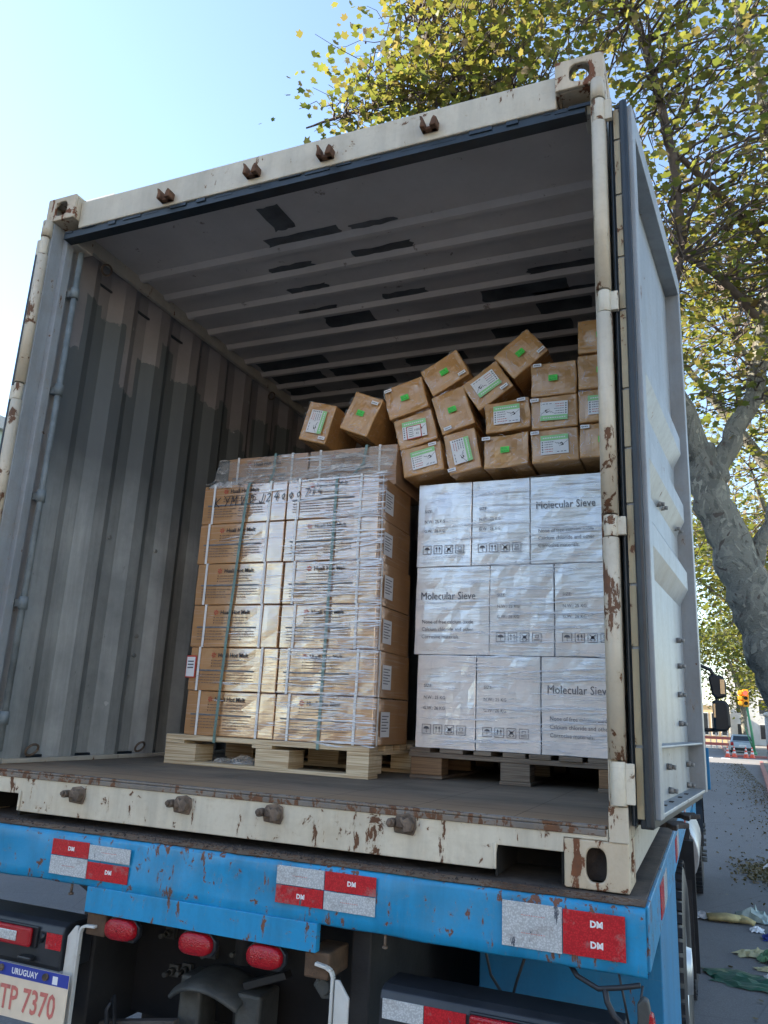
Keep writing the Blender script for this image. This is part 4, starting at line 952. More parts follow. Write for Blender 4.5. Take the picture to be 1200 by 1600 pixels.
# timber/rusty blocks, oval lamps
for x in(-.36,.40):
    b=MB(); b.box(x-.03,x+.045,-.09,.04,-.29,-.224); b.build('mounting_block','wood_block',T,bevel=.006)
for x in(-.248,.023,.251):
    b=MB(); b.prism([(x-.036,-.222),(x+.036,-.222),(x+.062,-.245),(x+.062,-.27),(x+.045,-.290),(x-.045,-.290),(x-.062,-.27),(x-.062,-.245)],-.092,-.075,'Y')
    h_=b.build('tail_lamp','black_metal',T,bevel=.003); b=MB(); prof=[]
    vs=[];fs=[]; n=32
    rings=[(1.,0.),(.98,-.014),(.90,-.021),(.55,-.025),(.05,-.026)]
    for q,yy in rings:
        for k in range(n):
            t=2*PI*k/n; vs.append((x+q*.055*math.copysign(abs(math.cos(t))**.62,math.cos(t)),-.0925+yy,-.256+q*.0295*math.copysign(abs(math.sin(t))**.8,math.sin(t))))
    for i in range(len(rings)-1):
        for k in range(n): fs.append((i*n+k,i*n+(k+1)%n,(i+1)*n+(k+1)%n,(i+1)*n+k))
    b.add(vs,fs,0,True); b.build('lens','red_lens',h_)
# chassis and hitch
b=MB(); b.box(-.50,-.44,.02,6.2,-.62,-.16); b.box(.46,.52,.02,6.2,-.62,-.16); b.box(-.44,.46,.30,.33,-.75,-.16); b.box(-1.2,1.2,.9,.98,-.20,-.03); b.box(-1.2,1.2,1.9,1.98,-.20,-.03); b.box(-1.2,1.2,3.2,3.28,-.2,-.03)
b.build('chassis_rail','dark_grey',T,bevel=.006)
b=MB(); b.tube([(.045,.14,-.16),(.045,.14,-.36)],.030,18); b.tube([(.045,.14,-.40),(.045,.14,-.56)],.020,14); b.build('hitch_pin','dark_grey',T)
b=MB(); nx=16; vs=[];fs=[]
for j in range(7):
    for i in range(nx+1):
        u=i/nx-.5; v=j/6; x=-.055+u*.25; yy=-.02+v*.17+.06*(2*u)**2*.6; z=-.375-.05*(2*u)**2-.012*(1-v)+(.0 if v else -.012); vs.append((x+.04,yy,z))
for j in range(6):
    for i in range(nx): k=j*(nx+1)+i; fs.append((k,k+1,k+nx+2,k+nx+1))
b.add(vs,fs,0,True); o=b.build('hitch_lip','greasy',T,fixn=False); m=o.modifiers.new('t','SOLIDIFY'); m.thickness=.014; o.modifiers.new('b','BEVEL').width=.004
b=MB(); b.box(-.135,-.055,.07,.17,-.56,-.40); b.box(.080,.165,.05,.17,-.56,-.41); b.box(-.20,.20,.03,.28,-.70,-.575); b.lathe([(.0,-.558),(.07,-.558),(.085,-.575)],(.03,.10,0),'Z',24); b.build('hitch_body','greasy',T,bevel=.01)
b=MB(); b.prism([(.08,-.395),(.22,-.345),(.23,-.362),(.09,-.415)],.08,.12,'Y'); b.build('hitch_lever','dark_grey',T,bevel=.003)
for x,z in((-.30,-.34),(-.27,-.45),(-.13,-.375),(-.22,-.44),(.18,-.275),(-.02,-.355),(.075,-.355)):
    b=MB(); b.tube([(x,.20,z),(x,.222,z)],.012,6); b.tube([(x,.17,z),(x,.20,z)],.008,8); b.box(x-.018,x+.018,.222,.239,z-.018,z+.018); b.build('bolt','greasy',T)
b=MB(); b.box(-.44,.46,.24,.25,-.60,-.165); b.build('bay_shade_plate',plain('bay_shade_black',(.007,.007,.008),.8,0,.4,6,.3),T)  # near-black sheet standing in for the shaded depth under the deck
# dark flap with lettering
Mx=Matrix.Translation((-.20,.0,-.54))@Matrix.Rotation(R(-10),4,'Y')
b=MB(); b.box(-.17,.11,.0,.03,-.14,.02,Mx=Mx); fl=b.build('mud_guard_bar',plain('dusty_dark_bar',(.06,.05,.045),.8,0,.4,8,.3),T,bevel=.004)
b=MB(); y=-.002; b.text('WON',.052,-.075,-.052,y,0,Mx=Mx,bold=.002,shear=.15); b.text('®',.016,.068,-.012,y,0,Mx=Mx)
b.stroke([(-.09,-.002),(.055,.000),(.045,-.065),(-.1,-.066)],.005,y,0,Mx); b.build('lettering','white_ink',fl,fixn=False)
# white channel brackets
for s_ in(-1,1):
    b=MB(); y0=-.10
    if s_<0:
        b.prism([(-.408,-.268),(-.420,-.268),(-.446,-.300),(-.448,-.70),(-.408,-.70)],y0,y0+.008,'Y')
        pth=[(-.402,-.70),(-.402,-.285),(-.396,-.270),(-.382,-.264),(-.345,-.262)]
    else:
        b.prism([(.470,-.280),(.482,-.280),(.512,-.318),(.512,-.70),(.470,-.70)],y0,y0+.008,'Y')
        pth=[(.462,-.70),(.462,-.275),(.456,-.262),(.442,-.255),(.408,-.250)]
    for (xa,za),(xb,zb) in zip(pth,pth[1:]):
        d=Vector((xb-xa,zb-za)).normalized(); n_=Vector((-d.y,d.x))*.004
        b.prism([(xa-n_.x,za-n_.y),(xb-n_.x,zb-n_.y),(xb+n_.x,zb+n_.y),(xa+n_.x,za+n_.y)],y0-.003,y0+.012,'Y')
    b.build('side_bracket','white_steel',T,bevel=.0015)
b=MB(); b.prism([(.372,-.325),(.385,-.300),(.415,-.292),(.438,-.305),(.445,-.33),(.425,-.352),(.40,-.355)],-.03,.01,'Y'); b.tube([(.408,-.045,-.322),(.408,-.03,-.322)],.020,14); b.build('trailer_socket','greasy',T,bevel=.003)
b=MB(); b.tube([(.43,0,-.35),(.435,-.01,-.40),(.42,0,-.52),(.40,.03,-.62)],.006,8); b.tube([(-.33,-.0,-.60),(-.32,-.03,-.50),(-.30,-.03,-.46),(-.29,.0,-.62)],.006,8); b.build('cable','rubber',T)
# bumpers
def bumper(x0,x1):
    b=MB(); b.prism([(-.115,-.295),(-.108,-.277),(-.085,-.268),(.02,-.268),(.02,-.40),(-.108,-.40),(-.115,-.385)],x0,x1,'X'); return b.build('bumper','black_metal',T,bevel=.004)
bl=bumper(-1.22,-.452); br=bumper(.605,1.205)
# left bumper fittings
b=MB(); b.box(-.98,-.545,-.124,-.1155,-.345,-.283); h_=b.build('tail_lamp','black_plastic',T,bevel=.004)
b=MB(); b.box(-.975,-.560,-.140,-.1245,-.341,-.287); b.build('lens','red_lens',h_,bevel=.006)
b=MB(); b.box(-.90,-.612,-.1435,-.1405,-.328,-.300); b.build('led_strip','white_lens',h_,bevel=.002)
b=MB(); b.box(-.512,-.452,-.1185,-.1155,-.340,-.296); b.build('reflector','refl_red',T)
b=MB(); b.tube([(-.530,-.118,-.325),(-.523,-.118,-.300)],.006,8); b.build('lamp_bracket','black_plastic',T)
b=MB(); b.box(-.60,-.545,-.140,-.1155,-.380,-.366); b.build('plate_lamp','black_plastic',T,bevel=.005)
pl=MB(); pl.box(-.800,-.390,-.131,-.128,-.540,-.395,0); plo=pl.build('number_plate','tile_white',T,bevel=.001)
b=MB(); b.rect(-.800,-.390,-.430,-.395,-.1316,0); b.text('URUGUAY',.0235,-.565,-.421,-.1322,1,align='CENTER',bold=.0006,sx=.95); b.text('STP 7370',.092,-.428,-.517,-.1322,2,sx=.72,bold=.0016,align='RIGHT')
b.rect(-.452,-.432,-.426,-.404,-.1324,1)
b.build('plate_lettering',['plate_blue','white_ink','plate_red'],plo,fixn=False)
for x in(-.66,-.478): b=MB(); b.tube([(x,-.140,-.410),(x,-.131,-.410)],.010,10); b.tube([(x,-.143,-.410),(x,-.138,-.410)],.005,8); b.build('screw','lock_steel',plo)
# right bumper fittings
b=MB(); b.box(.615,.725,-.1185,-.1155,-.338,-.293); b.build('reflector','refl_white',T)
b=MB(); b.box(.727,.835,-.1185,-.1155,-.338,-.293); b.build('reflector','refl_red',T)
b=MB(); b.box(.845,1.15,-.124,-.1155,-.345,-.283); h_=b.build('tail_lamp','black_plastic',T,bevel=.004)
b=MB(); b.box(.848,1.14,-.140,-.1245,-.341,-.287); b.build('lens','red_lens',h_,bevel=.006)
b=MB(); b.box(.870,1.05,-.1435,-.1405,-.328,-.300); b.build('led_strip','white_lens',h_,bevel=.002)
# blue side box under the deck
b=MB(); b.box(.70,1.256,.50,1.55,-1.0,-.035); b.box(-.50,-1.20,.5,1.5,-.62,-.035) if False else None; b.build('side_box','blue_dull',T,bevel=.004)
b=MB(); b.box(-.56,-.50,.10,.12,-.40,-.156); b.build('blue_bracket','blue_dull',T)
b=MB()
for p in(([(.83,.05,-.16),(.84,.1,-.26),(.87,.2,-.36)]),([(.95,.1,-.16),(.90,.15,-.28),(.87,.2,-.36)])): b.tube(p,.004,6)
b.build('brake_line','rubber',T)
# corner cable loop with marker lamp
b=MB(); b.tube([(1.07,-.05,-.155),(1.10,-.09,-.175),(1.15,-.10,-.192),(1.20,-.10,-.182),(1.245,-.10,-.170)],.006,8)
b.tube([(1.165,-.10,-.190),(1.170,-.105,-.215),(1.185,-.11,-.240),(1.21,-.11,-.258),(1.235,-.11,-.264)],.007,8)
b.tube([(1.195,-.09,-.15),(1.205,-.09,-.20),(1.218,-.10,-.262)],.003,6); b.tube([(1.25,-.10,-.17),(1.243,-.105,-.21),(1.238,-.11,-.25)],.003,6)
b.build('cable','rubber',T)
b=MB(); b.prism([(1.238,-.205),(1.250,-.190),(1.262,-.195),(1.266,-.215),(1.258,-.283),(1.238,-.275)],-.125,-.095,'Y'); h_=b.build('marker_lamp','greasy',T,bevel=.004)
b=MB(); b.prism([(1.262,-.218),(1.272,-.222),(1.276,-.245),(1.270,-.278),(1.259,-.285)],-.124,-.096,'Y'); b.build('lens','red_lens',h_,bevel=.003)
# bolts hanging under beam
for x in(-.474,.60): b=MB(); b.tube([(x,-.08,-.185),(x,-.08,-.155)],.004,8); b.tube([(x,-.08,-.190),(x,-.08,-.184)],.008,8); b.build('bolt','lock_steel',T)
b=MB(); b.tube([(-.45,-.07,-.156),(-.41,-.06,-.18),(-.388,-.05,-.225)],.006,8); b.tube([(-.44,-.07,-.150),(-.41,-.07,-.170)],.008,8); b.build('cable','rubber',T)
# wheels
def wheel(x0,x1,y,rad=.50,parent=T,studs=False,name='wheel'):
    w_=bpy.data.objects.new(name,None); COL.objects.link(w_); w_.parent=parent; w_.location=(0,y,G+rad+.004)
    s_=1 if x1>0 else -1; wd=abs(x1-x0); xi=min(x0,x1); xm=max(x0,x1)
    b=MB(); pr=[(rad*.56,xi+.03),(rad*.62,xi+.008),(rad*.80,xi),(rad*.93,xi+.012),(rad*.985,xi+.035),(rad*.985,xm-.035),(rad*.93,xm-.012),(rad*.80,xm),(rad*.62,xm-.008),(rad*.56,xm-.03)]
    b.lathe(pr,(0,0,0),'X',56)
    n=52
    for k in range(n):
        t=2*PI*k/n; Mr=Matrix.Rotation(t,4,'X')
        b.box(xi+.010,xi+wd*.30,-.020,.020,rad*.97,rad*1.0,Mx=Mr); b.box(xm-wd*.30,xm-.010,-.020,.020,rad*.97,rad*1.0,Mx=Mr@Matrix.Rotation(.06,4,'X')); b.box(xi+wd*.36,xi+wd*.64,-.024,.024,rad*.97,rad*.996,Mx=Mr)
    b.build('tyre','rubber',w_)
    b=MB(); xf=xm if s_>0 else xi; q=-s_
    b.lathe([(rad*.58,xf+q*.02),(rad*.55,xf+q*.03),(rad*.50,xf+q*.10),(rad*.30,xf+q*.05),(rad*.22,xf+q*.04),(rad*.20,xf-q*.01),(0.,xf-q*.015)],(0,0,0),'X',40); b.lathe([(rad*.57,xi+.03),(rad*.57,xm-.03)],(0,0,0),'X',40)
    b.build('rim','aluminium' if not studs else 'greasy',w_)
    if studs:
        b=MB()
        for k in range(10): t=2*PI*k/10; c_,d_=math.cos(t)*rad*.36,math.sin(t)*rad*.36; b.tube([(xf-.03,c_,d_),(xf+.045,c_,d_)],.016,6)
        b.build('wheel_nuts','greasy',w_)
wheel(.98,1.27,2.35); wheel(.98,1.27,3.75) ; wheel(-1.27,-.98,2.35); wheel(-1.27,-.98,3.75)
wheel(1.00,1.28,7.3,studs=True); wheel(-1.28,-1.0,7.3,studs=True)
b=MB(); b.prism([(2.95,-.22),(3.05,-.22),(3.16,-.9),(3.12,-.95)],.95,1.30,'X'); b.box(.9,1.28,3.0,3.02,-.95,-.15); b.build('mud_flap','rubber',T)
b=MB(); b.tube([(1.03,4.6,-.52),(1.03,5.9,-.52)],.27,28); b.build('fuel_tank','aluminium',T,bevel=.01)
b=MB(); pts=[(7.3+.62*math.cos(t),G+.50+.62*math.sin(t)) for t in [PI*.02+PI*.96*i/14 for i in range(15)]]+[(7.3+.58*math.cos(t),G+.50+.58*math.sin(t)) for t in [PI*.98-PI*.96*i/14 for i in range(15)]]
b.prism(pts,.95,1.31,'X'); b.build('wheel_arch','black_plastic',T)
# cab
b=MB(); prof=[(6.55,-.55),(6.55,1.85),(7.6,1.85),(8.35,1.45),(8.6,.55),(8.6,-.75),(7.95,-.75),(7.85,-.35),(7.3,-.12),(6.75,-.35),(6.7,-.55)]
b.prism(prof,-1.25,1.25,'X'); b.build('cab','blue',T,bevel=.05,seg=3)
b=MB(); b.box(1.252,1.256,7.15,8.15,.75,1.5); b.box(-1.256,-1.252,7.15,8.15,.75,1.5); b.box(-.9,.9,6.542,6.548,.9,1.6); b.build('cab_window','black_plastic',T)
b=MB(); b.box(1.262,1.400,7.42,7.47,-.22,.22); b.build('step_fairing','blue_dull',T,bevel=.01)
b=MB(); b.tube([(1.25,7.6,1.12),(1.36,7.6,1.13),(1.47,7.6,1.08),(1.50,7.6,1.0)],.022,10); b.tube([(1.25,7.6,.44),(1.40,7.6,.41),(1.52,7.6,.42)],.022,10); b.tube([(1.50,7.6,1.03),(1.53,7.6,.42)],.016,8); b.build('mirror_arm','black_plastic',T)
b=MB(); b.prism([(1.435,1.00),(1.47,.80),(1.52,.755),(1.62,.78),(1.625,.93),(1.60,1.0),(1.50,1.03)],7.50,7.62,'Y'); mo=b.build('mirror_housing','black_plastic',T,bevel=.02)
b=MB(); b.box(1.56,1.605,7.490,7.497,.81,.97); b.build('mirror_glass','glass_mirror',mo)
b=MB(); b.prism([(1.465,.74),(1.61,.74),(1.64,.68),(1.645,.46),(1.60,.40),(1.47,.40)],7.48,7.64,'Y'); mo=b.build('mirror_housing','black_plastic',T,bevel=.025)
b=MB(); b.box(1.475,1.495,7.472,7.479,.55,.70); b.build('mirror_glass','glass_mirror',mo)
# ================================================================ TREES
def leaf_shape(n=1):
    pts=[]
    lob=[(0,1.0),(14,.66),(24,.58),(46,.84),(62,.62),(80,.50),(104,.60),(140,.40),(172,.30)]
    half=[(math.radians(a),r_) for a,r_ in lob]
    out=[(r_*math.sin(a),r_*math.cos(a)) for a,r_ in half]; out+=[(-x,y) for x,y in reversed(out[1:])]
    return np.array([(x,y-.1,.12*abs(x)) for x,y in out],float)*.5
LEAF=leaf_shape()
def leaves(name,centers,size,mat,parent,seed,sim=False,seeds=0):
    rg=np.random.default_rng(seed); n=len(centers)
    base=LEAF if not sim else np.array([(0,-.5,0),(.42,-.05,.08),(.12,.5,0),(-.4,.1,.08)],float)
    k=len(base); s=size*rg.uniform(.65,1.25,n)
    a=rg.uniform(0,2*PI,n); be=rg.normal(0,.75,n); ga=rg.uniform(0,2*PI,n)
    ca,sa,cb,sb,cg,sg=np.cos(a),np.sin(a),np.cos(be),np.sin(be),np.cos(ga),np.sin(ga)
    Rz=np.zeros((n,3,3)); Rz[:,0,0]=ca;Rz[:,0,1]=-sa;Rz[:,1,0]=sa;Rz[:,1,1]=ca;Rz[:,2,2]=1
    Rx=np.zeros((n,3,3)); Rx[:,0,0]=1;Rx[:,1,1]=cb;Rx[:,1,2]=-sb;Rx[:,2,1]=sb;Rx[:,2,2]=cb
    Ry=np.zeros((n,3,3)); Ry[:,0,0]=cg;Ry[:,0,1]=-sg;Ry[:,1,0]=sg;Ry[:,1,1]=cg;Ry[:,2,2]=1
    Rm=Ry@Rx@Rz; V=np.einsum('nij,kj->nki',Rm,base)*s[:,None,None]+centers[:,None,:]
    V=V.reshape(-1,3); nv=len(V); me=bpy.data.meshes.new(name); me.vertices.add(nv); me.vertices.foreach_set('co',V.ravel().astype(np.float32))
    me.loops.add(nv); me.loops.foreach_set('vertex_index',np.arange(nv,dtype=np.int32)); me.polygons.add(n)
    me.polygons.foreach_set('loop_start',np.arange(0,nv,k,dtype=np.int32)); me.polygons.foreach_set('loop_total',np.full(n,k,np.int32)); me.materials.append(M[mat]); me.update(calc_edges=True); me.validate()
    o=bpy.data.objects.new(name,me); COL.objects.link(o); o.parent=parent; return o
def wobble(p,q,n,amp,r):
    p,q=Vector(p),Vector(q); out=[]
    for i in range(n+1):
        u=i/n; e=math.sin(PI*u); out.append(p.lerp(q,u)+Vector((r.gauss(0,amp),r.gauss(0,amp),r.gauss(0,amp)))*e)
    return out
def tree(name,label,loc,trunk,limbs,blobs,nclus,perclus,size,seed,mat='leaf',group='plane trees along the street',spread=.28,sim=False,twigs=True,tr_n=20,seedballs=0,barkm='bark'):
    """trunk: [(x,y,z,r)], limbs: list of the same; blobs: (cx,cy,cz,rx,ry,rz) world; all relative to world then shifted"""
    t=thing(name,label,'tree',loc,group); L=Vector(loc); r=random.Random(seed); rg=np.random.default_rng(seed)
    b=MB(); pts=[Vector(p[:3])-L for p in trunk]; rs=[p[3] for p in trunk]
    # refine
    def refine(pts,rs,k=4,amp=.03):
        P2=[];R2=[]
        for i in range(len(pts)-1):
            for j in range(k):
                u=j/k; p0=pts[max(i-1,0)];p1=pts[i];p2=pts[i+1];p3=pts[min(i+2,len(pts)-1)]
                q=.5*((2*p1)+(p2-p0)*u+(2*p0-5*p1+4*p2-p3)*u*u+(3*p1-p0-3*p2+p3)*u**3); P2.append(q+Vector((r.gauss(0,amp),r.gauss(0,amp),0))*rs[i]); R2.append((rs[i]*(1-u)+rs[i+1]*u)*r.uniform(.94,1.06))
        P2.append(pts[-1]);R2.append(rs[-1]); return P2,R2
    a,c=refine(pts,rs,6,.08); b.tube(a,c,tr_n); b.build('trunk',barkm,t)
    nodes=[]; b=MB()
    for lm in limbs:
        pp=[Vector(p[:3])-L for p in lm]; rr=[p[3] for p in lm]; a,c=refine(pp,rr,5,.15); b.tube(a,c,12,1 if rr[0]<.11 else 0); nodes+=a
    nodes_np=np.array([tuple(p) for p in nodes])
    cl=[]
    vol=np.array([bb[3]*bb[4]*bb[5] for bb in blobs]); vol=vol**.6; pr=vol/vol.sum()
    hole=[(rg.uniform(-1,1,3)) for _ in range(0)]
    while len(cl)<nclus:
        bb=blobs[rg.choice(len(blobs),p=pr)]; d=rg.normal(size=3); d/=np.linalg.norm(d); q=rg.random()**(1/2.3)
        p=np.array(bb[:3])+d*q*np.array(bb[3:])-np.array(L)
        # uneven density
        if math.sin(p[0]*1.9+seed)*math.sin(p[1]*1.7+1)*math.sin(p[2]*2.1+2)>.22+.5*rg.random(): continue
        cl.append(p)
    cl=np.array(cl)
    if twigs:
        for p in cl[::1]:
            dd=np.linalg.norm(nodes_np-p,axis=1); j=int(dd.argmin()); q=nodes[j]
            if r.random()<.93: 
                q2=Vector(p); ln=(q2-q).length
                if ln>2.4: q=q2+(q-q2)*(2.0/ln)*r.uniform(.5,1)
                b.tube(wobble(q,q2,6,.05*ln,r),[.022*(1-.8*i/6) for i in range(7)],5,1,cap=False)
                for _ in range(2):
                    e=q2+Vector((r.gauss(0,.3),r.gauss(0,.3),r.gauss(-.05,.25))); b.tube(wobble(q2.lerp(q,.25),e,4,.03,r),[.010,.008,.006,.005,.004],4,1,cap=False)
        nodes_np=np.vstack([nodes_np]) 
    b.build('branches',['bark','twig'],t)
    C_=(cl[:,None,:]+rg.normal(0,spread,(len(cl),perclus,3))*np.array([1,1,.8])).reshape(-1,3)
    leaves('crown',C_,size,mat,t,seed,sim)
    if seedballs:
        b=MB()
        for _ in range(seedballs):
            p=Vector(cl[r.randrange(len(cl))])+Vector((r.gauss(0,.3),r.gauss(0,.3),r.gauss(0,.3))); ln=r.uniform(.06,.14)
            b.tube([p,p-Vector((0,0,ln))],.0025,4,0,cap=False); q=p-Vector((0,0,ln)); rr=.017
            b.lathe([(0,-rr),(rr*.7,-rr*.7),(rr,0),(rr*.7,rr*.7),(0,rr)],q,'Z',8)
        b.build('seed_balls','seed',t)['kind']='stuff'
    return t
tr=[(3.15,8.4,-1.3,.38),(2.78,8.45,-.3,.32),(2.32,8.5,.9,.29),(2.09,8.5,1.68,.275),(1.88,8.5,2.5,.26),(1.64,8.5,3.3,.235),(1.50,8.5,4.1,.20)]
lb=[[(1.52,8.5,3.9,.18),(1.1,8.2,5.2,.15),(.4,7.6,7.0,.10),(-.8,6.9,8.8,.05),(-1.8,6.5,9.9,.04),(-2.2,6.3,10.9,.015)],
    [(1.60,8.5,3.6,.16),(1.95,8.6,4.3,.135),(2.22,8.7,4.9,.12),(2.42,8.7,5.9,.10),(2.7,8.6,7.5,.10),(2.6,8.2,9.5,.07),(2.2,7.8,11.5,.03)],
    [(1.98,8.62,2.2,.12),(2.4,8.8,3.3,.09),(3.1,9.2,4.6,.10),(4.2,9.6,6.2,.06),(4.8,9.6,8,.03)],
    [(1.1,8.2,5.2,.09),(1.4,7.6,7.0,.07),(1.2,7.0,9.0,.05),(.6,6.6,11.0,.02)],
    [(-.8,6.9,8.8,.06),(-1.7,6.4,9.0,.04),(-2.7,6.0,8.7,.025),(-3.5,5.9,8.55,.012)],
    [(2.42,8.7,5.9,.07),(1.9,8.0,6.3,.05),(1.4,7.4,6.4,.03)],[(2.6,8.6,7.0,.07),(1.9,8.0,7.7,.05),(1.3,7.2,8.0,.03)]]
bl_=[(-1.2,6.4,10.4,2.1,1.4,1.9),(-.6,6.0,9.6,1.9,1.0,1.2),(-1.6,6.0,9.0,1.2,.7,.7),(1.5,7.0,10.6,2.6,2.4,2.6),(2.6,7.6,7.8,1.9,2.3,2.2),(-2.4,6.0,8.62,.75,.5,.30),(-1.9,6.0,8.8,.8,.5,.35),(-2.1,6.0,8.75,.8,.5,.35),(-2.0,6.0,8.8,.85,.5,.35),(-2.4,5.9,8.65,.7,.5,.3),(-2.7,5.9,8.6,.5,.4,.22),(4.2,9,7.2,2.4,2.6,2.8),(-1.0,6.6,8.7,1.6,1.0,.8),(1.5,8.6,6.6,1.1,1.5,1.6),(2.4,9,5.2,.9,1.2,.8)]
tree('plane_tree','large leaning plane tree with mottled trunk beside the truck cab',(3.15,8.4,-1.3),tr,lb,bl_,900,15,.160,7,seedballs=160,spread=.34)
def simple_tree(label,x,y,h,rad,seed,mat='leaf',n=330,per=26,size=.2,lean=0.,low=.35,tr_=.2):
    r=random.Random(seed); tr=[(x,y,G,tr_*1.25),(x+lean*.3,y,G+h*.15,tr_),(x+lean*.6,y,G+h*.35,tr_*.85),(x+lean,y,G+h*.6,tr_*.5)]
    lb=[];bl=[]
    for k in range(6):
        a=k*1.05+r.uniform(-.3,.3); e=(x+lean+rad*.7*math.cos(a),y+rad*.7*math.sin(a),G+h*r.uniform(.6,.95))
        s0=tr[2]; lb.append([(*s0[:3],tr_*.6),((s0[0]+e[0])/2,(s0[1]+e[1])/2,(s0[2]+e[2])/2+.2,tr_*.4),(*e,.03)]); bl.append((*e,rad*.55,rad*.55,h*.17))
    bl.append((x+lean,y,G+h*.78,rad*.8,rad*.8,h*.22)); bl.append((x+lean,y,G+h*.5,rad*.75,rad*.75,h*low*.5))
    return tree('plane_tree',label,(x,y,G),tr,lb,bl,n,per,size,seed,mat,spread=rad*.12,tr_n=12)
simple_tree('unseen plane tree added behind the camera for film reflections',-2.5,-25,9,4.0,41,n=200,per=26,size=.3,mat='leaf_far')  # not in view; added so the stretch film has foliage to reflect
simple_tree('second unseen plane tree added behind the camera on the left for film reflections',-17,-36,8,4.2,42,n=160,per=26,size=.34,mat='leaf_far')  # another added tree, there for the film's reflections
simple_tree('plane tree standing right behind the leaning plane tree',4.9,15,13,4.2,21,n=250,per=18,size=.2,lean=-1.2,tr_=.28,low=.5)
simple_tree('plane tree on the right pavement, third along the street',4.7,24,13,4.6,22,n=240,per=20,size=.24,lean=-.9,tr_=.26,low=.55)
simple_tree('plane tree on the right pavement, fourth along the street',5.2,35,13,5.0,23,n=380,per=30,size=.27,lean=-.6,tr_=.24,low=.6,mat='leaf_far')
simple_tree('plane tree near the street corner before the traffic light',6.3,46,12,4.5,24,n=320,per=30,size=.3,tr_=.24,low=.5,mat='leaf_far')
simple_tree('tree with pale trunk behind the traffic light',7.0,66,13,5.5,25,n=300,per=32,size=.36,tr_=.35,low=.6,mat='leaf_far')
simple_tree('far tree beyond the silver car',4.6,84,13,6.0,26,n=300,per=34,size=.42,tr_=.3,low=.5,mat='leaf_far')
simple_tree('yellowing tree far down the left side of the street',-4.5,88,14,6.5,27,n=300,per=34,size=.45,tr_=.3,low=.5,mat='leaf_far')
# ================================================================ FAR STREET THINGS
M['cone_o']=plain('orange_cone_plastic',(.75,.09,.04),.4,0,.05); M['cone_w']=plain('white_cone_band',(.7,.7,.7),.4,0,.05)
def cone(x,y,label):
    t=thing('traffic_cone',label,'traffic cone',(x,y,G+.004),'traffic cones by the kerb')
    b=MB(); b.box(-.2,.2,-.2,.2,0,.04); b.build('base','cone_o',t,bevel=.01)
    b=MB(); b.lathe([(.15,.04),(.108,.26)],n=20); b.lathe([(.085,.38),(.060,.50)],n=20); b.lathe([(.045,.58),(.02,.72),(0,.72)],n=20); b.build('cone_body','cone_o',t)
    b=MB(); b.lathe([(.108,.26),(.085,.38)],n=20); b.lathe([(.060,.50),(.045,.58)],n=20); b.build('white_band','cone_w',t)
cone(2.42,55.5,'orange traffic cone, leftmost of the four by the far kerb'); cone(2.85,56.6,'orange traffic cone, second from the left by the far kerb')
cone(3.55,56.2,'orange traffic cone, third from the left by the far kerb'); cone(3.95,56.7,'orange traffic cone nearest the green traffic light pole')
TL=thing('traffic_light','yellow traffic light on a green pole showing red','traffic light',(4.25,60,G+.15))
M['green_pole']=plain('green_painted_pole',(.07,.28,.14),.5,0,.1); M['tl_yellow']=plain('yellow_signal_housing',(.80,.38,.02),.45,0,.1)
em=Mt('lit_red_signal',(.9,.02,.01),.3); em.set('Emission Color',(1,.03,.02)); em.set('Emission Strength',2.2); M['lit']=em.m
b=MB(); b.tube([(0,0,0),(-.12,0,1.8),(-.32,0,3.4)],[.10,.085,.075],14); b.tube([(-.05,.1,.2),(-.5,.3,1.9)],[.05,.04],10); b.tube([(0,0,0),(0,0,.2)],.16,12); b.build('pole','green_pole',TL)
b=MB(); b.box(-.55,-.13,-.16,.16,3.25,4.45); b.build('housing','tl_yellow',TL,bevel=.04)
b=MB(); 
for k in range(3): b.box(-.85,-.56,-.30,-.02,3.36+k*.36,3.62+k*.36)
b.box(-.74,-.56,-.02,.2,3.3,4.4); b.build('side_signal','tl_yellow',TL,bevel=.03)
b=MB()
for z in(3.50,3.86): b.tube([(-.34,-.185,z),(-.34,-.16,z)],.13,16)
b.build('dark_lens','black_plastic',TL)
b=MB(); b.tube([(-.34,-.22,4.22),(-.34,-.16,4.22)],.18,20); b.build('lit_lens','lit',TL)
b=MB()
for z in(3.5,3.86,4.22):
    b.prism([(-.34+.17*math.cos(t),z+.17*math.sin(t)) for t in [PI*i/8 for i in range(9)]]+[(-.34+.15*math.cos(t),z+.15*math.sin(t)) for t in [PI-PI*i/8 for i in range(9)]],-.36,-.16,'Y')
b.build('visor','tl_yellow',TL)
# grey bollard post, sign
t=thing('lamp_post','stout grey painted post with a round cap by the kerb','post',(4.02,40,G+.12))
b=MB(); b.tube([(0,0,0),(0,0,2.3)],.15,18); b.build('post',plain('grey_post_paint',(.38,.40,.40),.6,0,.2,3),t)
b=MB(); b.lathe([(.15,2.3),(.21,2.33),(.21,2.42),(.12,2.50),(0,2.52)],n=20); b.build('cap','white_steel',t)
t=thing('no_parking_sign','round white sign with red ring and slash beside the grey post','sign',(4.12,39.2,G+.12))
b=MB(); b.tube([(0,0,0),(0,0,1.0)],.02,8); b.build('post','white_steel',t)
b=MB(); b.tube([(0,-.04,.88),(0,-.025,.88)],.29,28); b.build('sign_face','label_white',t)
b=MB(); n=28
vs=[];fs=[]
for k in range(n):
    a=2*PI*k/n; vs+=[(.29*math.cos(a),-.043,.88+.29*math.sin(a)),(.23*math.cos(a),-.043,.88+.23*math.sin(a))]
for k in range(n): j=(k+1)%n; fs.append((2*k,2*j,2*j+1,2*k+1))
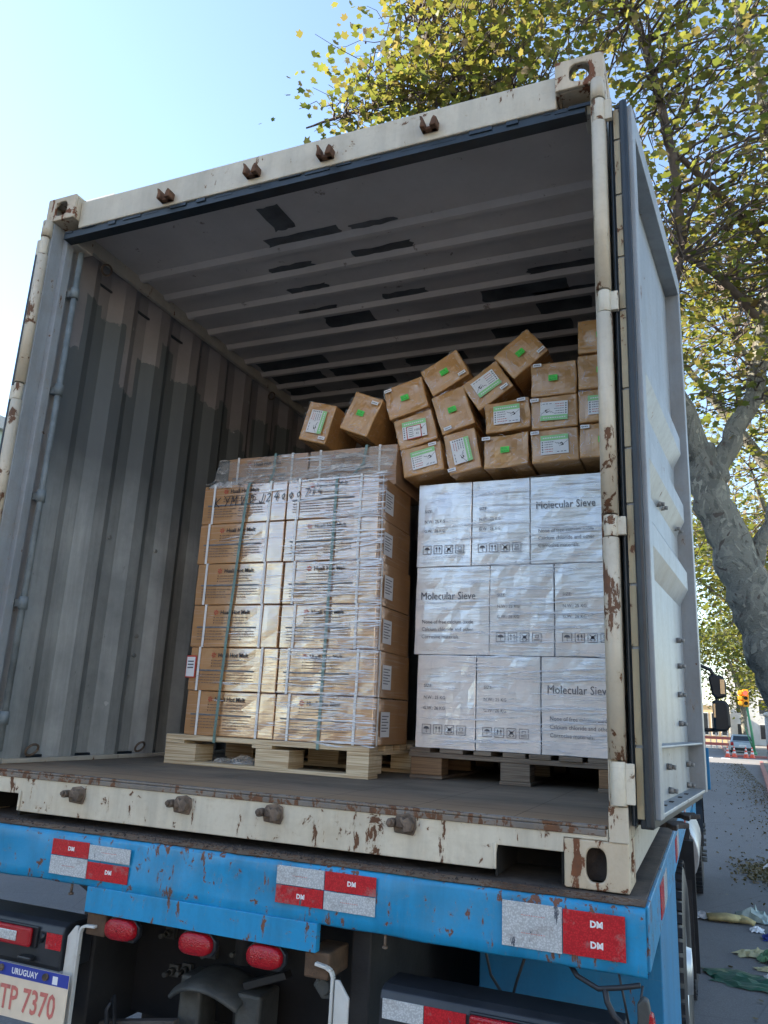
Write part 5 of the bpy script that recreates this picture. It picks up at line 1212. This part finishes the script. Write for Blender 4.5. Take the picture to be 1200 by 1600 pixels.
b.add(vs,fs); b.stroke([(-.17,1.05),(.17,.71)],.05,-.044); b.stroke([(-.02,.75),(-.02,1.0)],.05,-.0425,1); b.stroke([(-.02,1.0),(.08,.97),(.08,.89),(-.02,.87)],.04,-.0425,1)
b.build('sign_ring',['ink_red','ink_black'],t,fixn=False)
# parked car
CT=thing('parked_car','silver blue hatchback parked beyond the traffic cones','car',(3.62,63.5,G+.004))
M['car_paint']=Mt('silver_blue_car_paint',(.42,.50,.56),.28,.4).m; M['car_glass']=Mt('dark_car_glass',(.02,.03,.04),.05).m
b=MB(); prof=[(0,.30),(.02,.62),(.10,.92),(.55,1.00),(3.0,.98),(3.9,.80),(4.05,.55),(4.05,.28)]
def loft(mb,prof,wf):
    vs=[];fs=[]; n=len(prof)
    for s_ in(-1,1):
        for y,z in prof: vs.append((s_*wf(z),y,z))
    for i in range(n): j=(i+1)%n; fs.append((i,j,n+j,n+i))
    fs.append(tuple(range(n))); fs.append(tuple(range(2*n-1,n-1,-1))); mb.add(vs,fs)
loft(b,prof,lambda z:.86-.05*max(0,z-.6)); b.build('body','car_paint',CT,bevel=.07,seg=3)
b=MB(); loft(b,[(.12,.95),(.42,1.40),(.75,1.47),(2.0,1.46),(2.9,.98)],lambda z:.80-.30*max(0,z-.95)); b.build('cabin','car_paint',CT,bevel=.05,seg=3)
b=MB(); b.add([(-.66,.155,1.01),(.66,.155,1.01),(.58,.385,1.36),(-.58,.385,1.36)],[(0,1,2,3)]); 
for s_ in(-1,1): b.add([(s_*.800,.5,1.0),(s_*.800,2.6,1.0),(s_*.672,1.95,1.39),(s_*.672,.72,1.39)],[(0,1,2,3)])
b.build('window','car_glass',CT,fixn=False)
for s_ in(-1,1):
    b=MB(); b.box(s_*.72-.11,s_*.72+.11,-.02,.08,.66,.90); b.build('tail_light','red_lens',CT,bevel=.02)
b=MB(); b.box(-.80,.80,-.03,.05,.30,.52); b.build('bumper','black_plastic',CT,bevel=.03)
b=MB(); b.box(-.26,.26,-.022,-.005,.60,.72); b.build('number_plate','label_white',CT)
for s_ in(-1,1):
    for y in(.75,3.2):
        b=MB(); b.tube([(s_*.66,y,.31),(s_*.86,y,.31)],.31,24); w_=b.build('wheel','rubber',CT,bevel=.03); b=MB(); b.tube([(s_*.855,y,.31),(s_*.868,y,.31)],.19,18); b.build('rim','aluminium',w_)
# hoarding / fence of coloured things far left of the car
t=thing('street_fence','red and white slatted barrier across the far street','fence',(-.6,80,G))
b=MB()
for k in range(16): b.box(-4+k*.5,-3.9+k*.5,-.03,.03,0,1.5)
b.build('post',plain('white_barrier_post',(.6,.58,.55),.6,0,.1),t)
b=MB(); b.box(-4,4,-.05,-.031,.9,1.15); b.box(-4,4,-.05,-.031,.35,.6); b.build('rail',plain('faded_red_rail',(.5,.12,.1),.6,0,.1),t)
# ================================================================ LITTER
M['glove']=plain('tan_work_glove',(.42,.34,.16),.9,0,.3,20,.3); M['cloth_white']=plain('dirty_white_cloth',(.6,.62,.64),.85,0,.2,20); M['cloth_mint']=plain('pale_mint_cloth',(.34,.42,.40),.85,0,.2,20)
M['bag_yellow']=plain('pale_yellow_packet',(.46,.43,.24),.5,0,.3,15); M['sheet_green']=plain('dark_green_plastic_sheet',(.010,.085,.05),.4,0,.3,9,.4); M['cloth_blue']=plain('blue_rag',(.03,.05,.25),.85,0,.2)
M['bag_green']=plain('green_white_bag',(.16,.32,.16),.5,0,.6,12)
g0=G+.006; LG='litter scattered by the kerb'
def hand_glove(loc,rot,label):
    r=random.Random(3); b=MB(); b.tube([(-.10,0,.018),(0,0,.024),(.07,0,.02)],[.045,.052,.048],12,flat=.4)
    for k,(dy,L) in enumerate(((-.036,.07),(-.013,.085),(.011,.08),(.034,.06))): b.tube([(.06,dy,.018),(.06+L*.6,dy*1.5,.022),(.06+L,dy*1.9,.012)],[.013,.012,.009],8)
    b.tube([(-.01,.045,.016),(.02,.085,.018),(.045,.10,.012)],[.015,.013,.010],8)
    o=b.build('work_glove','glove',None,loc=loc); o.rotation_euler.z=rot; return tag(o,label,'glove')
crumple('cloth_rag','white rag lying left of the tan glove',(1.30,6.1,g0),.30,.22,.07,'cloth_white',31,'rag',0,group=None)
hand_glove((1.47,6.05,g0),.2,'tan work glove lying flat on the asphalt next to a white rag').scale=(1.6,1.6,1.6)
crumple('cloth_rag','pale mint rag heaped on the asphalt at the right edge',(1.70,6.25,g0),.34,.3,.16,'cloth_mint',32,'rag')
crumple('paper_scrap','small white carton scrap in front of the mint rag',(1.71,5.85,g0),.12,.18,.05,'label_white',33,'paper')
crumple('cloth_rag','dark blue rag at the right edge of the picture',(1.83,5.6,g0),.2,.2,.08,'cloth_blue',34,'rag')
crumple('plastic_packet','pale yellow plastic packet pointing left on the asphalt',(1.66,5.0,g0),.34,.16,.07,'bag_yellow',35,'packet',.4)
crumple('plastic_bag','green and white plastic bag beside the yellow packet',(1.76,4.9,g0),.2,.24,.12,'bag_green',36,'bag')
crumple('plastic_packet','bright yellow wrapper below the green bag',(1.74,4.62,g0),.24,.10,.04,'bag_yellow',37,'packet')
crumple('plastic_sheet','dark green plastic sheet spread on the asphalt',(1.60,4.25,g0),.62,.42,.05,'sheet_green',38,'plastic sheet',-.1,elong=-.2)
crumple('paper_scrap','white paper scrap by the green sheet at the right edge',(1.72,4.42,g0),.08,.08,.05,'label_white',39,'paper')
crumple('paper_scrap','crumpled white cup far up near the leaf litter',(2.02,9.4,g0),.16,.16,.10,'label_white',40,'paper')
# leaf litter
rg=np.random.default_rng(5); n=5200
yy=rg.uniform(2.5,45,n); xx=np.where(rg.random(n)<.93,2.9-np.abs(rg.normal(0,.45,n)),rg.uniform(1.4,3.1,n)); k=rg.random(n)<.22; xx[k]=1.95+rg.normal(0,.16,k.sum()); yy[k]=9.0+rg.normal(0,.5,k.sum())
Lo=leaves('leaf_litter',np.stack([xx,yy,np.full(n,G+.012)+rg.uniform(0,.015,n)],1),.055,'litter',None,9); tag(Lo,None,None,kind='stuff'); Lo['label']='fallen brown leaves and grit along the kerb'; Lo['category']='leaf litter'
# grit on deck
rg=random.Random(77); b=MB()
for _ in range(420):
    x=rg.gauss(.15,.35) if rg.random()<.6 else rg.uniform(-1.2,1.2); y=rg.uniform(-.085,.0); s_=rg.uniform(.001,.004)
    b.add([(x-s_,y-s_,-.0005),(x+s_,y-s_*.6,-.0005),(x+s_*.5,y+s_,-.0005),(x,y,s_*1.2-.0005)],[(0,1,3),(1,2,3),(2,0,3)])
o=b.build('grit','rust_dark',T); o['kind']='stuff'
